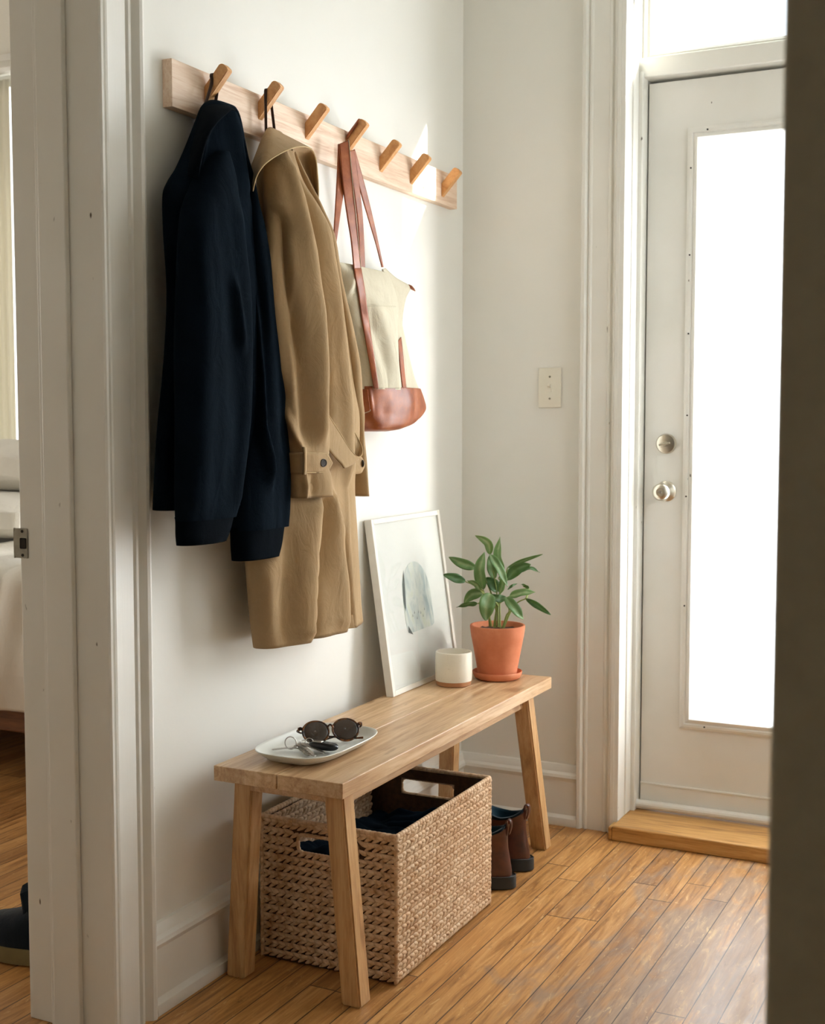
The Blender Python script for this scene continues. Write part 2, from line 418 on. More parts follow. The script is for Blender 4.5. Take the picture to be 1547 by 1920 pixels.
def sheet(name, mat, L, R, nu=24, nv=40, thick=.003, parent=None, xf=None, bulge=0.0, bvh=None, off=.003, sub=0):
    """cloth or leather sheet between two edge curves; a curve point is (px, py, x) or, with bvh, (px, py)"""
    A = smooth_line(L, nv); B = smooth_line(R, nv); rows = []
    for a, b in zip(A, B):
        row = []
        for k in range(nu+1):
            t = k/nu
            if bvh is not None: p = hit(bvh, lerp(a[0], b[0], t), lerp(a[1], b[1], t), off)
            else:
                p = PX(lerp(a[0], b[0], t), lerp(a[1], b[1], t), lerp(a[2], b[2], t)+bulge*math.sin(math.pi*t))
            row.append(p)
        rows.append(row)
    mb = MB(); mb.grid(rows)
    o = mb.build(name, mat, parent, True, [('SOLIDIFY', dict(thickness=thick, offset=0))], 180)
    return o
def garment(name, mat, rows, parent=None, creases=(), n=110, m=110, amp=.003, seed=0, power=2.3, hem=.03, capt=True, wallclear=.012, freq=16, hemwave=0, flare=None):
    """hanging cloth tube: rows = (py, left px, right px, x centre, half depth)"""
    py0, py1 = rows[0][0], rows[-1][0]; V = []
    for r in range(m):
        py = lerp(py0, py1, r/(m-1))
        L, R, cx, b = (smooth_interp(rows, py, k) for k in (1,2,3,4))
        c = PX((L+R)/2, py, cx)
        az = math.atan2(CAM.x-c.x, c.y-CAM.y); ca, sa = math.cos(az), math.sin(az)
        depth = proj(c)[2]; e = (R-L)/2*depth/FPX*1.0
        a = math.sqrt(max(e*e-(ca*b)**2, (.35*e)**2))/sa
        row = []
        for k in range(n):
            th = 2*math.pi*k/n; cc, ss = math.cos(th), math.sin(th)
            ex = 2/power
            p = Vector((c.x+b*math.copysign(abs(cc)**ex, cc), c.y+a*math.copysign(abs(ss)**ex, ss), c.z))
            nn = Vector((cc/b, ss/a, 0)).normalized()
            fr = r/(m-1)
            d = amp*(.4+.9*fr)*(noise.noise(Vector((p.x*freq, p.y*freq+seed*7.1, p.z*2.2+seed)))*1.6+noise.noise(Vector((p.x*freq*2.3, p.y*freq*2.3+seed, p.z*5+9)))*.7)
            vis = nn.dot(Vector((ca, 0, 0))+Vector((0, 0, 0)))*1.0
            view = (CAM-p).normalized()
            if nn.dot(view) > .05:
                qx, qy, _ = proj(p)
                w = min(1, nn.dot(view)*3)
                for cr in creases:
                    line, A, wl, wr = cr[:4]
                    if qy < line[0][1]-14 or qy > line[-1][1]+14: continue
                    fade = max(0, min(1, (qy-line[0][1]+14)/40))*max(0, min(1, (line[-1][1]+14-qy)/40))
                    if cr[4:] : fade = max(0, min(1, (qy-line[0][1]+14)/40))
                    lx = interp([(q[1], q[0]) for q in line], qy)
                    dd = qx-lx
                    g = math.exp(-(dd/wl)**2) if dd < 0 else math.exp(-(dd/wr)**2)
                    d += 1.7*A*fade*w*g
            p = p+nn*d
            if hemwave: p.z += hemwave*fr**6*noise.noise(Vector((p.y*9+seed, p.x*9, 0)))
            p.x = max(p.x, WX+wallclear)
            row.append(p)
        V.append(row)
    if hem:
        cen = sum(V[-1], Vector())/n
        last = V[-1]
        for q, (sc, up) in enumerate(((.975, .001), (.95, .006), (.93, hem))):
            V.append([cen+(p-cen)*sc+Vector((0,0,up)) for p in last])
    mb = MB(); mb.grid(V, True, capt, bool(hem))
    o = mb.build(name, mat, parent, True, (), 180)
    return o
P_DOOR, P_TRAN, P_BEAM, P_GLOW, P_SIDE, P_BED, P_BED2, P_BACK, P_SUN, P_SKY, EXPO = 19, 3, 13, 27, 6.5, 46, 28, 1.6, 14, 3.0, .05
# ------------------------------------------------------------------ the setting
def profile_run(name, mat, prof, p0, p1, nrm, kind='structure', parent=None):
    """moulding: prof = (out, up) outline extruded from p0 to p1; nrm = outward direction, 'up' = z (or second vector)"""
    p0, p1 = Vector(p0), Vector(p1); n, u = (Vector(v) for v in nrm)
    mb = MB(); rows = [[p+n*o+u*h for o, h in prof] for p in (p0, p1)]
    mb.grid(rows, True, True, True)
    o = mb.build(name, mat, parent, True, (), 28)
    if parent is None: struct(o)
    return o
def simple(name, mat, boxes, bev=0, parent=None, st=True):
    mb = MB()
    for lo, hi in boxes: mb.box(lo, hi, bev)
    o = mb.build(name, mat, parent)
    if parent is None and st: struct(o)
    return o
# floor: hallway, room behind the camera and bedroom share the same boards
simple('floor', M['floor'], [((-4.5, -2.5, -.06), (-.13, 4.5, 0)), ((-.13, -2.5, -.06), (4.2, 3.50, 0))])
simple('ceiling', M['ceiling'], [((-4.5, -2.5, CEIL), (4.2, 3.33, CEIL+.08)), ((-4.5, 3.33, CEIL), (-.13, 5.0, CEIL+.08))])
JY = 1.79   # face of the bedroom door jamb
WT = .15    # thickness of the left wall
simple('wall_left', M['wall'], [((WX-WT, JY+.02, 0), (WX, FY+.15, CEIL)), ((WX-WT, -2.5, 0), (WX, .90, CEIL)), ((WX-WT, .90, 2.12), (WX, JY+.02, CEIL))])
DX0, DX1, DTOP = .518, 1.33, 2.04
simple('wall_far', M['wall'], [((WX, FY, 0), (.47, FY+.16, CEIL)), ((1.375, FY, 0), (3.0, FY+.16, CEIL)), ((.47, FY, 2.46), (1.375, FY+.16, CEIL))])
simple('wall_right', M['wall'], [((1.47, .92, 0), (1.62, 2.55, CEIL)), ((1.47, 3.15, 0), (1.62, FY, CEIL)), ((1.47, 2.55, 0), (1.62, 3.15, 1.0)), ((1.47, 2.55, 2.1), (1.62, 3.15, CEIL))])
w3 = struct(simple('added_side_window', M['trim'], [((1.455, 2.50, .95), (1.60, 2.56, 2.15)), ((1.455, 3.14, .95), (1.60, 3.20, 2.15)), ((1.455, 2.56, .95), (1.60, 3.14, 1.01)), ((1.455, 2.56, 2.09), (1.60, 3.14, 2.15))]))  # unseen window added in the right wall to let in soft key light
simple('pane', M['glass'], [((1.56, 2.56, 1.01), (1.564, 3.14, 2.09))], 0, w3)
PE = PZ(1433, 1919, 0)  # sight line past the near opening's edge
ey = .86; ex = CAM.x+(PE.x-CAM.x)*(ey/PE.y)
simple('wall_near', M['shade_wall'], [((ex, ey, 0), (2.6, ey+.12, CEIL))], .003)
simple('wall_back', M['shade_wall'], [((-2.5+2.37, -2.62, 0), (2.7, -2.5, CEIL))])
simple('wall_side', M['shade_wall'], [((2.6, -2.5, 0), (2.72, .86, CEIL))])
# baseboards with a moulded cap and a shoe strip
BP = [(0,0),(.026,0),(.028,.006),(.026,.022),(.018,.028),(.016,.030),(.016,.124),(.020,.130),(.024,.136),(.022,.144),(.015,.150),(.012,.160),(.007,.168),(0,.170)]
profile_run('baseboard_left', M['trim'], BP, (WX, 1.878, 0), (WX, FY-.001, 0), ((1,0,0),(0,0,1)))
profile_run('baseboard_far', M['trim'], BP, (WX+.001, FY, 0), (.381, FY, 0), ((0,-1,0),(0,0,1)))
# bedroom doorway: casing on the hall face and a stopped jamb facing the camera
CP = [(0,0),(.020,0),(.0235,.003),(.024,.008),(.020,.012),(.017,.014),(.021,.017),(.022,.021),(.017,.026),(.0165,.030),(.0165,.076),(.014,.079),(.019,.082),(.020,.087),(.0145,.091),(.0145,.094),(.022,.098),(.028,.102),(.030,.108),(.028,.114),(0,.114)]
profile_run('trim_1', M['trim'], CP, (WX, 1.762, 0), (WX, 1.762, 2.2), ((1,0,0),(0,1,0)))
mb = MB()
mb.box((WX-WT-.04, JY-.018, 0), (WX+.002, JY+.02, 2.14), .002)           # jamb board
mb.box((-.101, JY-.030, 0), (-.040, JY-.018, 2.14), .002)                # stop
mb.box((-.112, JY-.024, 0), (-.100, JY-.018, 2.14), .002)
o = mb.build('door_1', M['trim']); struct(o); jamb = o
# worn strike plate let into the jamb
mb = MB(); sy = JY-.0195
a = PY(27, 990, sy); b = PY(53, 1047, sy)
mb.box((a.x, sy-.0012, b.z), (b.x, sy, a.z), .0006, 1)
mb.tube([(a.x+.001, sy-.001, a.z), (a.x-.004, sy+.004, a.z-.02), (a.x-.004, sy+.004, b.z+.02), (a.x+.001, sy-.001, b.z)], .002, 6)
mb.build('strike_plate', M['worn_metal'], jamb)
mb = MB(); cx, cz = (a.x+b.x)/2+.006, (a.z+b.z)/2
mb.box((cx-.007, sy-.0022, cz-.010), (cx+.007, sy-.0010, cz+.010), .002, 2)
for q in (-.022, .022): mb.lathe([(0,-.0008),(.0028,-.0008),(.0028,0)], (cx-.002, sy-.0016, cz+q), 12, 'y')
mb.build('latch_hole', M['hole'], jamb)
# bedroom shell and its window
BW = 4.4
wL, wR = PY(-60, 400, BW).x, PY(23, 400, BW).x-.0
zT = PY(14, 138, BW).z; zC = PY(14, 62, BW).z; zB = .72
simple('wall_bedroom', M['wall'], [((-4.5, BW, 0), (wL, BW+.12, CEIL)), ((wR+.03, BW, 0), (-.13, BW+.12, CEIL)), ((wL, BW, zT), (wR+.03, BW+.12, CEIL)), ((wL, BW, 0), (wR+.03, BW+.12, zB))])
simple('wall_bedroom_side', M['wall'], [((-4.6, -2.5, 0), (-4.5, BW+.1, CEIL)), ((-4.5, .3, 0), (-.13, .42, CEIL))])
WP = [(0,0),(.03,0),(.045,.01),(.03,.03),(.025,.035),(.025,.075),(.04,.09),(.055,.11),(.055,.125),(0,.125)]
mb = MB(); rows = [[Vector((x, BW-o, zT+h*(zC-zT)/.125)) for o, h in WP] for x in (wL-.1, wR+.25)]; mb.grid(rows, True, True, True)
mb.box((wR+.03, BW-.025, zB-.1), (wR+.14, BW, zT), .004); mb.box((wL-.1, BW-.05, zB-.06), (wR+.16, BW, zB-.02), .004)
win = struct(mb.build('window_1', M['trim_clean'], None, True, (), 30))
mb = MB(); mb.box((wL, BW+.05, zB), (wR+.03, BW+.055, zT)); mb.build('pane', M['glass'], win)
# inner sash frame
mb = MB()
for lo, hi in (((wL, BW+.03, zB), (wR+.03, BW+.075, zB+.05)), ((wL, BW+.03, zT-.05), (wR+.03, BW+.075, zT))): mb.box(lo, hi, .003)
mb.build('sash', M['trim_clean'], win)
mb = MB()
rows = []
for k in range(30):
    z = lerp(zT-.02, zB+.02, k/29)
    rows.append([Vector((lerp(wL-.05, wR-.012, q/60), BW+.012+.004*math.sin(q*.9), z)) for q in range(61)])
mb.grid(rows)
mb.tube([(wL-.05, BW+.012, zB+.02), (wR-.012, BW+.012, zB+.02)], .008, 8)
o = mb.build('window_blind', M['shade'], None, True, [('SOLIDIFY', dict(thickness=.0015))], 180)
tag(o, 'pale fabric blind drawn over the bedroom window', 'blind')
# front door surround
FP = [(0,0),(.022,0),(.028,.004),(.028,.012),(.020,.016),(.018,.019),(.022,.023),(.022,.027),(.019,.031),(.019,.074),(.022,.078),(.022,.083),(.018,.087),(.018,.092),(.026,.096),(.030,.100),(.030,.109),(0,.109)]
profile_run('trim_2', M['trim'], FP, (.378, FY, 0), (.378, FY, CEIL-.001), ((0,-1,0),(1,0,0)))
FP2 = [(o, -h) for o, h in FP]
profile_run('trim_3', M['trim'], FP2, (1.468, FY, 0), (1.468, FY, CEIL-.001), ((0,-1,0),(1,0,0)))
DY = 3.45
mb = MB()   # jambs, stops, head, transom bar
mb.box((.4705, FY-.028, 0), (.500, FY+.20, CEIL-.2), .002)
mb.box((.500, FY+.075, 0), (.5155, FY+.20, 2.06), .002)
mb.box((.497, FY+.030, .04), (.5045, FY+.075, 2.6), .002)
mb.box((1.345, FY-.030, 0), (1.375, FY+.20, CEIL-.2), .002)
mb.box((.500, FY+.085, 2.046), (1.345, FY+.19, 2.098), .003)
mb.box((.500, DY+.046, 2.00), (1.345, DY+.062, 2.05)); mb.box((.510, DY+.046, .04), (.532, DY+.062, 2.05)); mb.box((1.328, DY+.046, .04), (1.346, DY+.062, 2.05))
mb.box((.500, FY-.01, 2.46), (1.345, FY+.20, 2.50), .003)
struct(mb.build('trim_4', M['trim']))
mb = MB(); mb.box((1.3, FY-.03, 2.46), (1.31, FY-.02, 2.47))
mb.bm.free()
# door slab with raised glass moulding
gx0, gx1, gz0, gz1 = .656, 1.190, .305, 1.880
mb = MB()
D0, D1 = .520, 1.340
mb.box((D0, DY, .058), (gx0, DY+.044, 2.036)); mb.box((gx1, DY, .058), (D1, DY+.044, 2.036))
mb.box((gx0, DY, .058), (gx1, DY+.044, gz0)); mb.box((gx0, DY, gz1), (gx1, DY+.044, 2.036))
door = struct(mb.build('door_2', M['trim_clean']))
def mould(name, inner, outer, prof, mat, parent, y):
    """rectangular frame moulding; prof = (t from outer to inner, outward)"""
    (x0, z0, x1, z1) = outer; (a0, b0, a1, b1) = inner
    rows = []
    for t, o in prof:
        X0, Z0, X1, Z1 = lerp(x0, a0, t), lerp(z0, b0, t), lerp(x1, a1, t), lerp(z1, b1, t)
        rows.append([Vector((X0, y-o, Z0)), Vector((X1, y-o, Z0)), Vector((X1, y-o, Z1)), Vector((X0, y-o, Z1))])
    mb = MB(); mb.grid(rows, True)
    return mb.build(name, mat, parent, True, (), 20)
w = .028
mould('glass_moulding', (gx0+.004, gz0+.004, gx1-.004, gz1-.004), (gx0-w, gz0-w, gx1+w, gz1+w), [(0,0),(.02,.006),(.25,.011),(.45,.012),(.55,.008),(.72,.012),(.9,.014),(1,.010),(1,-.012)], M['trim_clean'], door, DY)
mb = MB(); mb.box((gx0-.002, DY+.014, gz0-.002), (gx1+.002, DY+.020, gz1+.002)); mb.build('door_glass', M['frosted'], door)
for (x, z) in ((.683, gz1+.017), (.640, 1.80), (.640, 1.57), (.640, 1.36), (.640, 1.14), (.640, .92), (.640, .62), (.700, gz0-.016), (1.0, gz0-.016), (.95, gz1+.017)):
    mb = MB(); mb.lathe([(0,-.0142),(.0022,-.0140),(.0024,-.011)], (x, DY, z), 10, 'y'); mb.build('screw_cap', M['hole'], door)
# kick strip and sweep
mb = MB(); mb.box((D0, DY-.005, .058), (D1, DY, .112), .002); mb.box((D0, DY-.008, .108), (D1, DY, .114), .002)
mb.build('bottom_rail', M['trim_clean'], door)
mb = MB(); mb.tube([(.512, DY-.020, .054), (D1, DY-.020, .054)], .0135, 14, flat=.95)
mb.build('draught_strip', M['trim_clean'], door)
# deadbolt
dp = PY(1250, 832, DY)
mb = MB(); mb.lathe([(.0275,0),(.0275,-.006),(.025,-.011),(.016,-.013),(0,-.013)], (dp.x, DY, dp.z), 40, 'y')
db = mb.build('deadbolt', M['nickel'], door, True)
mb = MB()
mb.lathe([(0,-.022),(.006,-.022),(.008,-.018),(.008,-.012)], (dp.x, DY, dp.z), 20, 'y')
mb.tube([(dp.x-.015, DY-.026, dp.z-.003), (dp.x-.006, DY-.024, dp.z-.001), (dp.x+.006, DY-.024, dp.z+.001), (dp.x+.015, DY-.026, dp.z+.003)], [.0035,.0045,.0045,.0035], 10, flat=.7)
mb.build('thumb_turn', M['nickel'], db, True)
# knob
kp = PY(1249, 921, DY)
mb = MB(); mb.lathe([(.0285,0),(.0285,-.004),(.024,-.008),(.014,-.011),(.0105,-.014),(.0105,-.030),(.014,-.034),(.022,-.040),(.0245,-.047),(.0235,-.055),(.018,-.061),(.011,-.063),(.010,-.0615),(0,-.0615)], (kp.x, DY, kp.z), 40, 'y')
kn = mb.build('door_knob', M['nickel'], door, True)
mb = MB(); mb.lathe([(0,-.067),(.0035,-.067),(.0045,-.062)], (kp.x, DY, kp.z), 16, 'y'); mb.box((kp.x-.006, DY-.069, kp.z-.0016), (kp.x+.006, DY-.064, kp.z+.0016), .001)
mb.build('lock_button', M['steel'], kn)
# transom window
tx0, tx1, tz0, tz1 = .535, 1.310, 2.122, 2.40
mould('window_2', (tx0, tz0, tx1, tz1), (.500, 2.098, 1.345, 2.46), [(0,-.06),(0,.0),(.35,.004),(.5,-.004),(.6,0),(.9,-.006),(1,-.012),(1,-.05)], M['trim_clean'], None, DY)
win2 = bpy.data.objects['window_2']; struct(win2)
mb = MB(); mb.box((tx0-.004, DY+.02, tz0-.004), (tx1+.004, DY+.024, tz1+.004)); mb.build('pane', M['glass'], win2)
# threshold
mb = MB(); mb.box((.5005, 3.245, 0), (1.3445, DY+.05, .040), .004, 3); mb.box((.49, 3.247, 0), (.50, FY-.031, .036), .003)
o = struct(mb.build('threshold', M['threshold'])); o.name = 'trim_5'
mb = MB(); mb.box((.5, DY+.05, -.02), (1.345, DY+.30, .03)); struct(mb.build('trim_6', M['ground']))
# outdoors: porch slab and an unseen block added to cut off the low sun
struct(simple('ground', M['ground'], [((-6, 4.95, -.3), (14, 16, -.1)), ((-.12, 3.75, -.3), (8, 4.95, -.1))]))
mb = MB(); mb.box((4.4, 5.67, -.2), (9.0, 7.5, 4.72))
nb = mb.build('door_sun_block', M['brick'])
fc = simple('side_sun_block', M['brick'], [((2.2, 1.4, -.2), (2.3, 3.45, 3.0))], 0, None, False)  # unseen slab added to stop sun entering the added side window
tag(fc, 'unseen slab added to keep the sun out of the added side window', 'sun blocker')
tag(nb, 'unseen block added outside to keep the low sun off the door glass', 'house')
# light switch
sp = PY(1032, 727, FY); sw = thing('light_switch', 'white toggle light switch on the far wall beside the front door', 'light switch', (sp.x, FY, sp.z))
mb = MB(); mb.box((sp.x-.0335, FY-.0055, sp.z-.055), (sp.x+.0335, FY, sp.z+.055), .0025, 3); mb.build('cover_plate', M['plastic_white'], sw)
mb = MB(); mb.box((sp.x-.0052, FY-.0065, sp.z-.012), (sp.x+.0052, FY-.005, sp.z+.012), .001)
mb.box((sp.x-.0038, FY-.017, sp.z-.001), (sp.x+.0038, FY-.005, sp.z+.007), .0012, 2, Matrix.Rotation(math.radians(-22), 3, 'X'), (sp.x, FY-.005, sp.z)); mb.build('toggle', M['plastic_white'], sw)
for q in (-.030, .030):
    mb = MB(); mb.lathe([(0,-.0072),(.0026,-.0070),(.003,-.005)], (sp.x, FY, sp.z+q), 12, 'y'); mb.build('screw', M['worn_metal'], sw)
# ------------------------------------------------------------------ bedroom contents
bx0, bx1 = -3.2, -.75; by = 2.95
bed = thing('bed', 'low wooden bed with a white linen duvet, seen through the bedroom doorway', 'bed', (-1.9, 3.6, 0))
zf1 = PY(20, 1312, by).z; zf0 = PY(20, 1372, by).z; zd = PY(20, 1072, by).z
mb = MB(); mb.box((bx0, by, zf0), (bx1, by+.03, zf1+.02), .006); mb.box((bx0, by, zf0), (bx0+.03, BW-.08, zf1+.02), .006); mb.box((bx1-.03, by, zf0), (bx1, BW-.08, zf1+.02), .006); mb.box((bx0, by+.03, zf0+.02), (bx1, BW-.08, zf0+.05))
mb.build('bed_frame', M['bed_wood'], bed)
for x in (bx0+.06, bx1-.10):
    for y in (by+.25, BW-.2):
        mb = MB(); mb.box((x, y, 0), (x+.06, y+.06, zf0+.02), .004); mb.build('leg', M['bed_wood'], bed)
mb = MB(); mb.box((bx0+.03, by+.04, zf0+.05), (bx1-.04, BW-.1, zd-.06), .04, 3); mb.build('mattress', M['duvet'], bed)
mb = MB(); rows = []
for k in range(90):
    t = k/89; row = []
    for q in range(150):
        x = lerp(bx0-.02, bx1+.02, q/149)
        wv = .022*noise.noise(Vector((x*6, t*2.0, 3)))+.012*noise.noise(Vector((x*14, t*5, 8)))
        if t < .42: y = by-.03-wv*1.6-.02*math.sin(t/.42*math.pi); z = lerp(zf1-.02, zd-.02, t/.42)
        else:
            s = (t-.42)/.58; y = lerp(by-.03, BW-.5, s)+(.0 if s > .08 else wv); z = zd+wv*1.5-.02*(1-min(1, s*12))**2
        row.append(Vector((x, y, z)))
    rows.append(row)
mb.grid(rows); mb.build('duvet', M['duvet'], bed, True, [('SOLIDIFY', dict(thickness=.02, offset=1))], 180)
def pillow(name, c, sx, sy, sz, seed, label):
    mb = MB(); r = bmesh.ops.create_cube(mb.bm, size=1); bmesh.ops.subdivide_edges(mb.bm, edges=mb.bm.edges[:], cuts=16, use_grid_fill=True)
    for v in mb.bm.verts:
        u, w, h = v.co.x*2, v.co.y*2, v.co.z*2
        k = max(.12, (1-abs(u)**3.2)*(1-abs(w)**3.2))**.5
        v.co = Vector((u*sx*(1-.05*w*w), w*sy*(1-.05*u*u), h*sz*k+.012*noise.noise(Vector((u*2.6, w*2.6, seed)))))+Vector(c)
    o = mb.build(name, M['duvet'], None, True, (), 180); tag(o, label, 'pillow')
    return o
px0 = PY(5, 1010, 3.55)
pillow('pillow', (px0.x-.15, 3.62, zd+.115), .42, .26, .085, 1, 'white pillow lying lower on the bed, under the other pillow')
pillow('pillow', (px0.x-.20, 3.85, zd+.290), .40, .28, .10, 5, 'white pillow piled on top of the other at the window side')
# dark shoe just inside the bedroom
sh = thing('shoe', 'dark suede shoe with a tan sole on the bedroom floor behind the doorframe', 'shoe', (-.36, 1.97, 0))
def outline(cx, cy, L, w, ang, n=40, heel=.8):
    """shoe plan outline, toe towards ang"""
    pts = []
    for k in range(n):
        a = 2*math.pi*k/n; c, s = math.cos(a), math.sin(a)
        x = c*L/2; wid = w/2*(1.0+.12*math.cos(a-.4) - (1-heel)*(c < 0)*abs(c)*.5)
        y = math.copysign(abs(s)**.85, s)*wid*(1-.10*math.exp(-((c+.15)/.25)**2))
        pts.append(Vector((cx+x*math.cos(ang)-y*math.sin(ang), cy+x*math.sin(ang)+y*math.cos(ang), 0)))
    return pts
def shoe_sole(name, mat, parent, o, z0, z1, grow=0.003, arch=0):
    c = sum(o, Vector())/len(o); mb = MB(); rows = []
    for z, g in ((z0, -.003), (z0+.003, grow), (z1-.004, grow), (z1, grow-.002), (z1, -.006)):
        rows.append([p+(p-c).normalized()*g+Vector((0,0,z)) for p in o])
    mb.grid(rows, True, True, True); return mb.build(name, mat, parent, True, (), 45)
def boot_upper(name, mat, parent, o, z0, ang, L, hgt, back, open_r=(.058,.042), toe_h=.075, taper=1.0, tilt=0, lip=.010):
    """upper lofted from the sole outline to an ankle opening; returns opening ring"""
    c = sum(o, Vector())/len(o); d = Vector((math.cos(ang), math.sin(ang), 0)); s = Vector((-d.y, d.x, 0)); n = len(o); rows = []
    oc = c-d*(L/2-back)
    for r in range(26):
        t = r/25; row = []
        for k, p in enumerate(o):
            a = 2*math.pi*k/n; q = oc+d*math.cos(a)*open_r[0]+s*math.sin(a)*open_r[1]
            fwd = max(0, math.cos(a))
            # the toe climbs quickly then runs back to the ankle
            tt = t**(1.0-.0*fwd)
            rise = z0+hgt*(t if fwd < .01 else lerp(t, (toe_h/hgt)*min(1, t*2.4)+(1-toe_h/hgt)*max(0, (t-.42)/.58)**1.15, fwd))
            m = lerp(max(0, t-.05)**1.4, (max(0, (t-.2)/.8))**.8 if t > .2 else 0, fwd)
            xy = p.lerp(q, min(1, m))
            bulge = (.007*math.sin(math.pi*min(1, t*1.2)))*(1-fwd*.4)
            xy = xy+(xy-oc).normalized()*bulge*(1-t)
            if fwd < .01: xy = xy + (xy-oc).normalized()*(-.006*math.sin(math.pi*t))*taper
            row.append(Vector((xy.x, xy.y, rise+tilt*math.cos(a)*t)))
        rows.append(row)
    top = rows[-1]; rows.append([p+(oc-p).normalized()*.004*Vector((1,1,0)).x+Vector((0,0,.001)) for p in top])
    mb = MB(); mb.grid(rows, True, True, False)
    ob = mb.build(name, mat, parent, True, (), 60)
    return ob, rows, oc, d, s
so = outline(-.36, 1.985, .28, .10, math.pi*1.02)
shoe_sole('sole', M['shoe_sole'], sh, so, 0.001, .036, .006)
up, rws, oc, d, s_ = boot_upper('upper', M['shoe_navy'], sh, so, .034, math.pi*1.02, .28, .075, .09, (.062, .036), .05)
mb = MB(); tp = [oc+d*.05+Vector((0,0,.075)), oc+d*.045+Vector((0,0,.11)), oc+d*.055+Vector((0,0,.145)), oc+d*.065+Vector((0,0,.155))]
mb.tube(tp, [.030,.034,.030,.012], 14, flat=.3, up=d); mb.build('tongue', M['shoe_navy'], sh, True)
# ------------------------------------------------------------------ peg rail
rail = thing('peg_rail', 'pale wooden wall rail with seven slanted pegs, holding the coats and the tote', 'peg rail', (WX, 2.62, 1.705))
RB0, RB1, RX = PX(323, 205, WX+.022), PX(842, 398, WX+.022), WX+.022
ry0, ry1 = RB0.y, 3.243
mb = MB(); mb.box((WX, ry0, 1.706), (RX, ry1, 1.794), .0012, 2); mb.build('board', M['rail'], rail)
pegs = []
for i, (bx_, by_) in enumerate(((386,196),(486,223),(574,260),(650,286),(713,321),(770,344),(829,368))):
    b = PX(bx_, by_, RX)            # underside foot of the peg on the board
    mb = MB(); w = .0085
    ang = math.radians(47); d = Vector((math.cos(ang), 0, math.sin(ang))); nn = Vector((-d.z, 0, d.x)); L = .082; T = .024
    p0 = Vector((RX, 0, b.z-.001))
    q = [p0, p0+d*(L-.003), p0+d*L+nn*.003, p0+d*L+nn*(T-.006), p0+d*(L-.005)+nn*T]
    # back upper corner meets the board
    e = p0+nn*T; k = (RX-e.x)/d.x; q.append(e+d*k)
    poly = [Vector((v.x, 0, v.z)) for v in q]
    mb.prism(poly, (0, b.y-w+.004, 0), (0, b.y+w+.004, 0))
    bmesh.ops.recalc_face_normals(mb.bm, faces=mb.bm.faces)
    es = [e for e in mb.bm.edges if not all(abs(v.co.x-RX) < 1e-5 for v in e.verts)]
    bmesh.ops.bevel(mb.bm, geom=es, offset=.0014, segments=2, affect='EDGES')
    pegs.append((b, mb.build('peg', M['peg'], rail, True, (), 25)))
mb = MB()
p = PX(794, 352, RX); mb.lathe([(0, .0004), (.0022, .0003), (.003, -.001)], (RX, p.y, p.z), 12, 'x'); mb.build('nail_hole', M['hole'], rail)
def loop(name, mat, pts, w, parent, th=.0012, wdir=(0,1,0)):
    pts = [Vector(p) for p in pts]; n = len(pts)
    line = smooth_line([tuple(p) for p in pts], n*7); rows = []
    wd = Vector(wdir)
    for p in line: rows.append([Vector(p)-wd*w/2, Vector(p), Vector(p)+wd*w/2])
    mb = MB(); mb.grid(rows)
    return mb.build(name, mat, parent, True, [('SOLIDIFY', dict(thickness=th, offset=0))], 180)
# ------------------------------------------------------------------ navy jacket
jk = thing('jacket', 'dark navy wool jacket hanging from the first peg, nearest the camera', 'jacket', (.08, 2.07, .84))
body = garment('body', M['navy'], [
    (196, 392, 442, .070, .016), (206, 381, 448, .072, .024), (235, 370, 455, .075, .030), (280, 355, 462, .078, .034), (330, 336, 471, .08, .040), (358, 322, 478, .08, .043), (380, 314, 484, .082, .046),
    (450, 315, 500, .082, .048), (560, 320, 516, .082, .05), (700, 315, 528, .082, .05), (830, 305, 532, .082, .05), (900, 300, 520, .082, .048), (948, 296, 500, .082, .046)], jk,
    creases=[([(412,205),(388,250),(374,330)], .005, 10, 3), ([(440,215),(452,300),(462,380)], .006, 16, 4), ([(352,420),(345,700),(338,900)], -.005, 16, 16)], amp=.004, seed=1)
sheet('collar', M['navy_edge'], [(344,328,.075), (360,272,.075), (377,216,.072), (391,195,.07), (412,192,.07), (430,199,.072), (441,208,.08)],
      [(372,338,.125), (379,292,.135), (391,255,.140), (406,232,.136), (422,216,.125), (434,207,.11), (443,209,.09)], 22, 50, .004, jk, bulge=.010)
sheet('collar_facing', M['navy_edge'], [(424,205,.10), (436,202,.10), (446,212,.098), (452,235,.096), (456,265,.095), (459,290,.094), (460,312,.092)],
      [(420,216,.10), (428,226,.08), (435,240,.075), (441,256,.075), (447,272,.08), (452,290,.085), (458,312,.09)], 14, 50, .004, jk, bulge=-.010)
slL = garment('sleeve', M['navy'], [
    (285, 392, 430, .104, .020), (330, 366, 442, .115, .030), (400, 343, 450, .126, .037), (470, 338, 456, .13, .038), (540, 335, 463, .132, .039), (650, 333, 468, .134, .040), (750, 332, 468, .134, .039), (850, 330, 459, .132, .036), (920, 329, 448, .13, .034), (972, 330, 438, .13, .032)], jk,
    creases=[([(452,380),(462,540),(466,650),(464,760),(455,850),(440,960)], .005, 12, 4), ([(372,400),(380,600),(372,800),(365,960)], .005, 20, 30), ([(438,520),(447,600),(452,660)], .006, 5, 4)], amp=.004, seed=3, hem=0)
garment('cuff', M['navy_edge'], [(966, 331, 438, .13, .030), (972, 332, 437, .13, .030), (1000, 332, 430, .13, .029), (1018, 333, 423, .13, .027)], slL, amp=.001, seed=4, hem=.02, m=24)
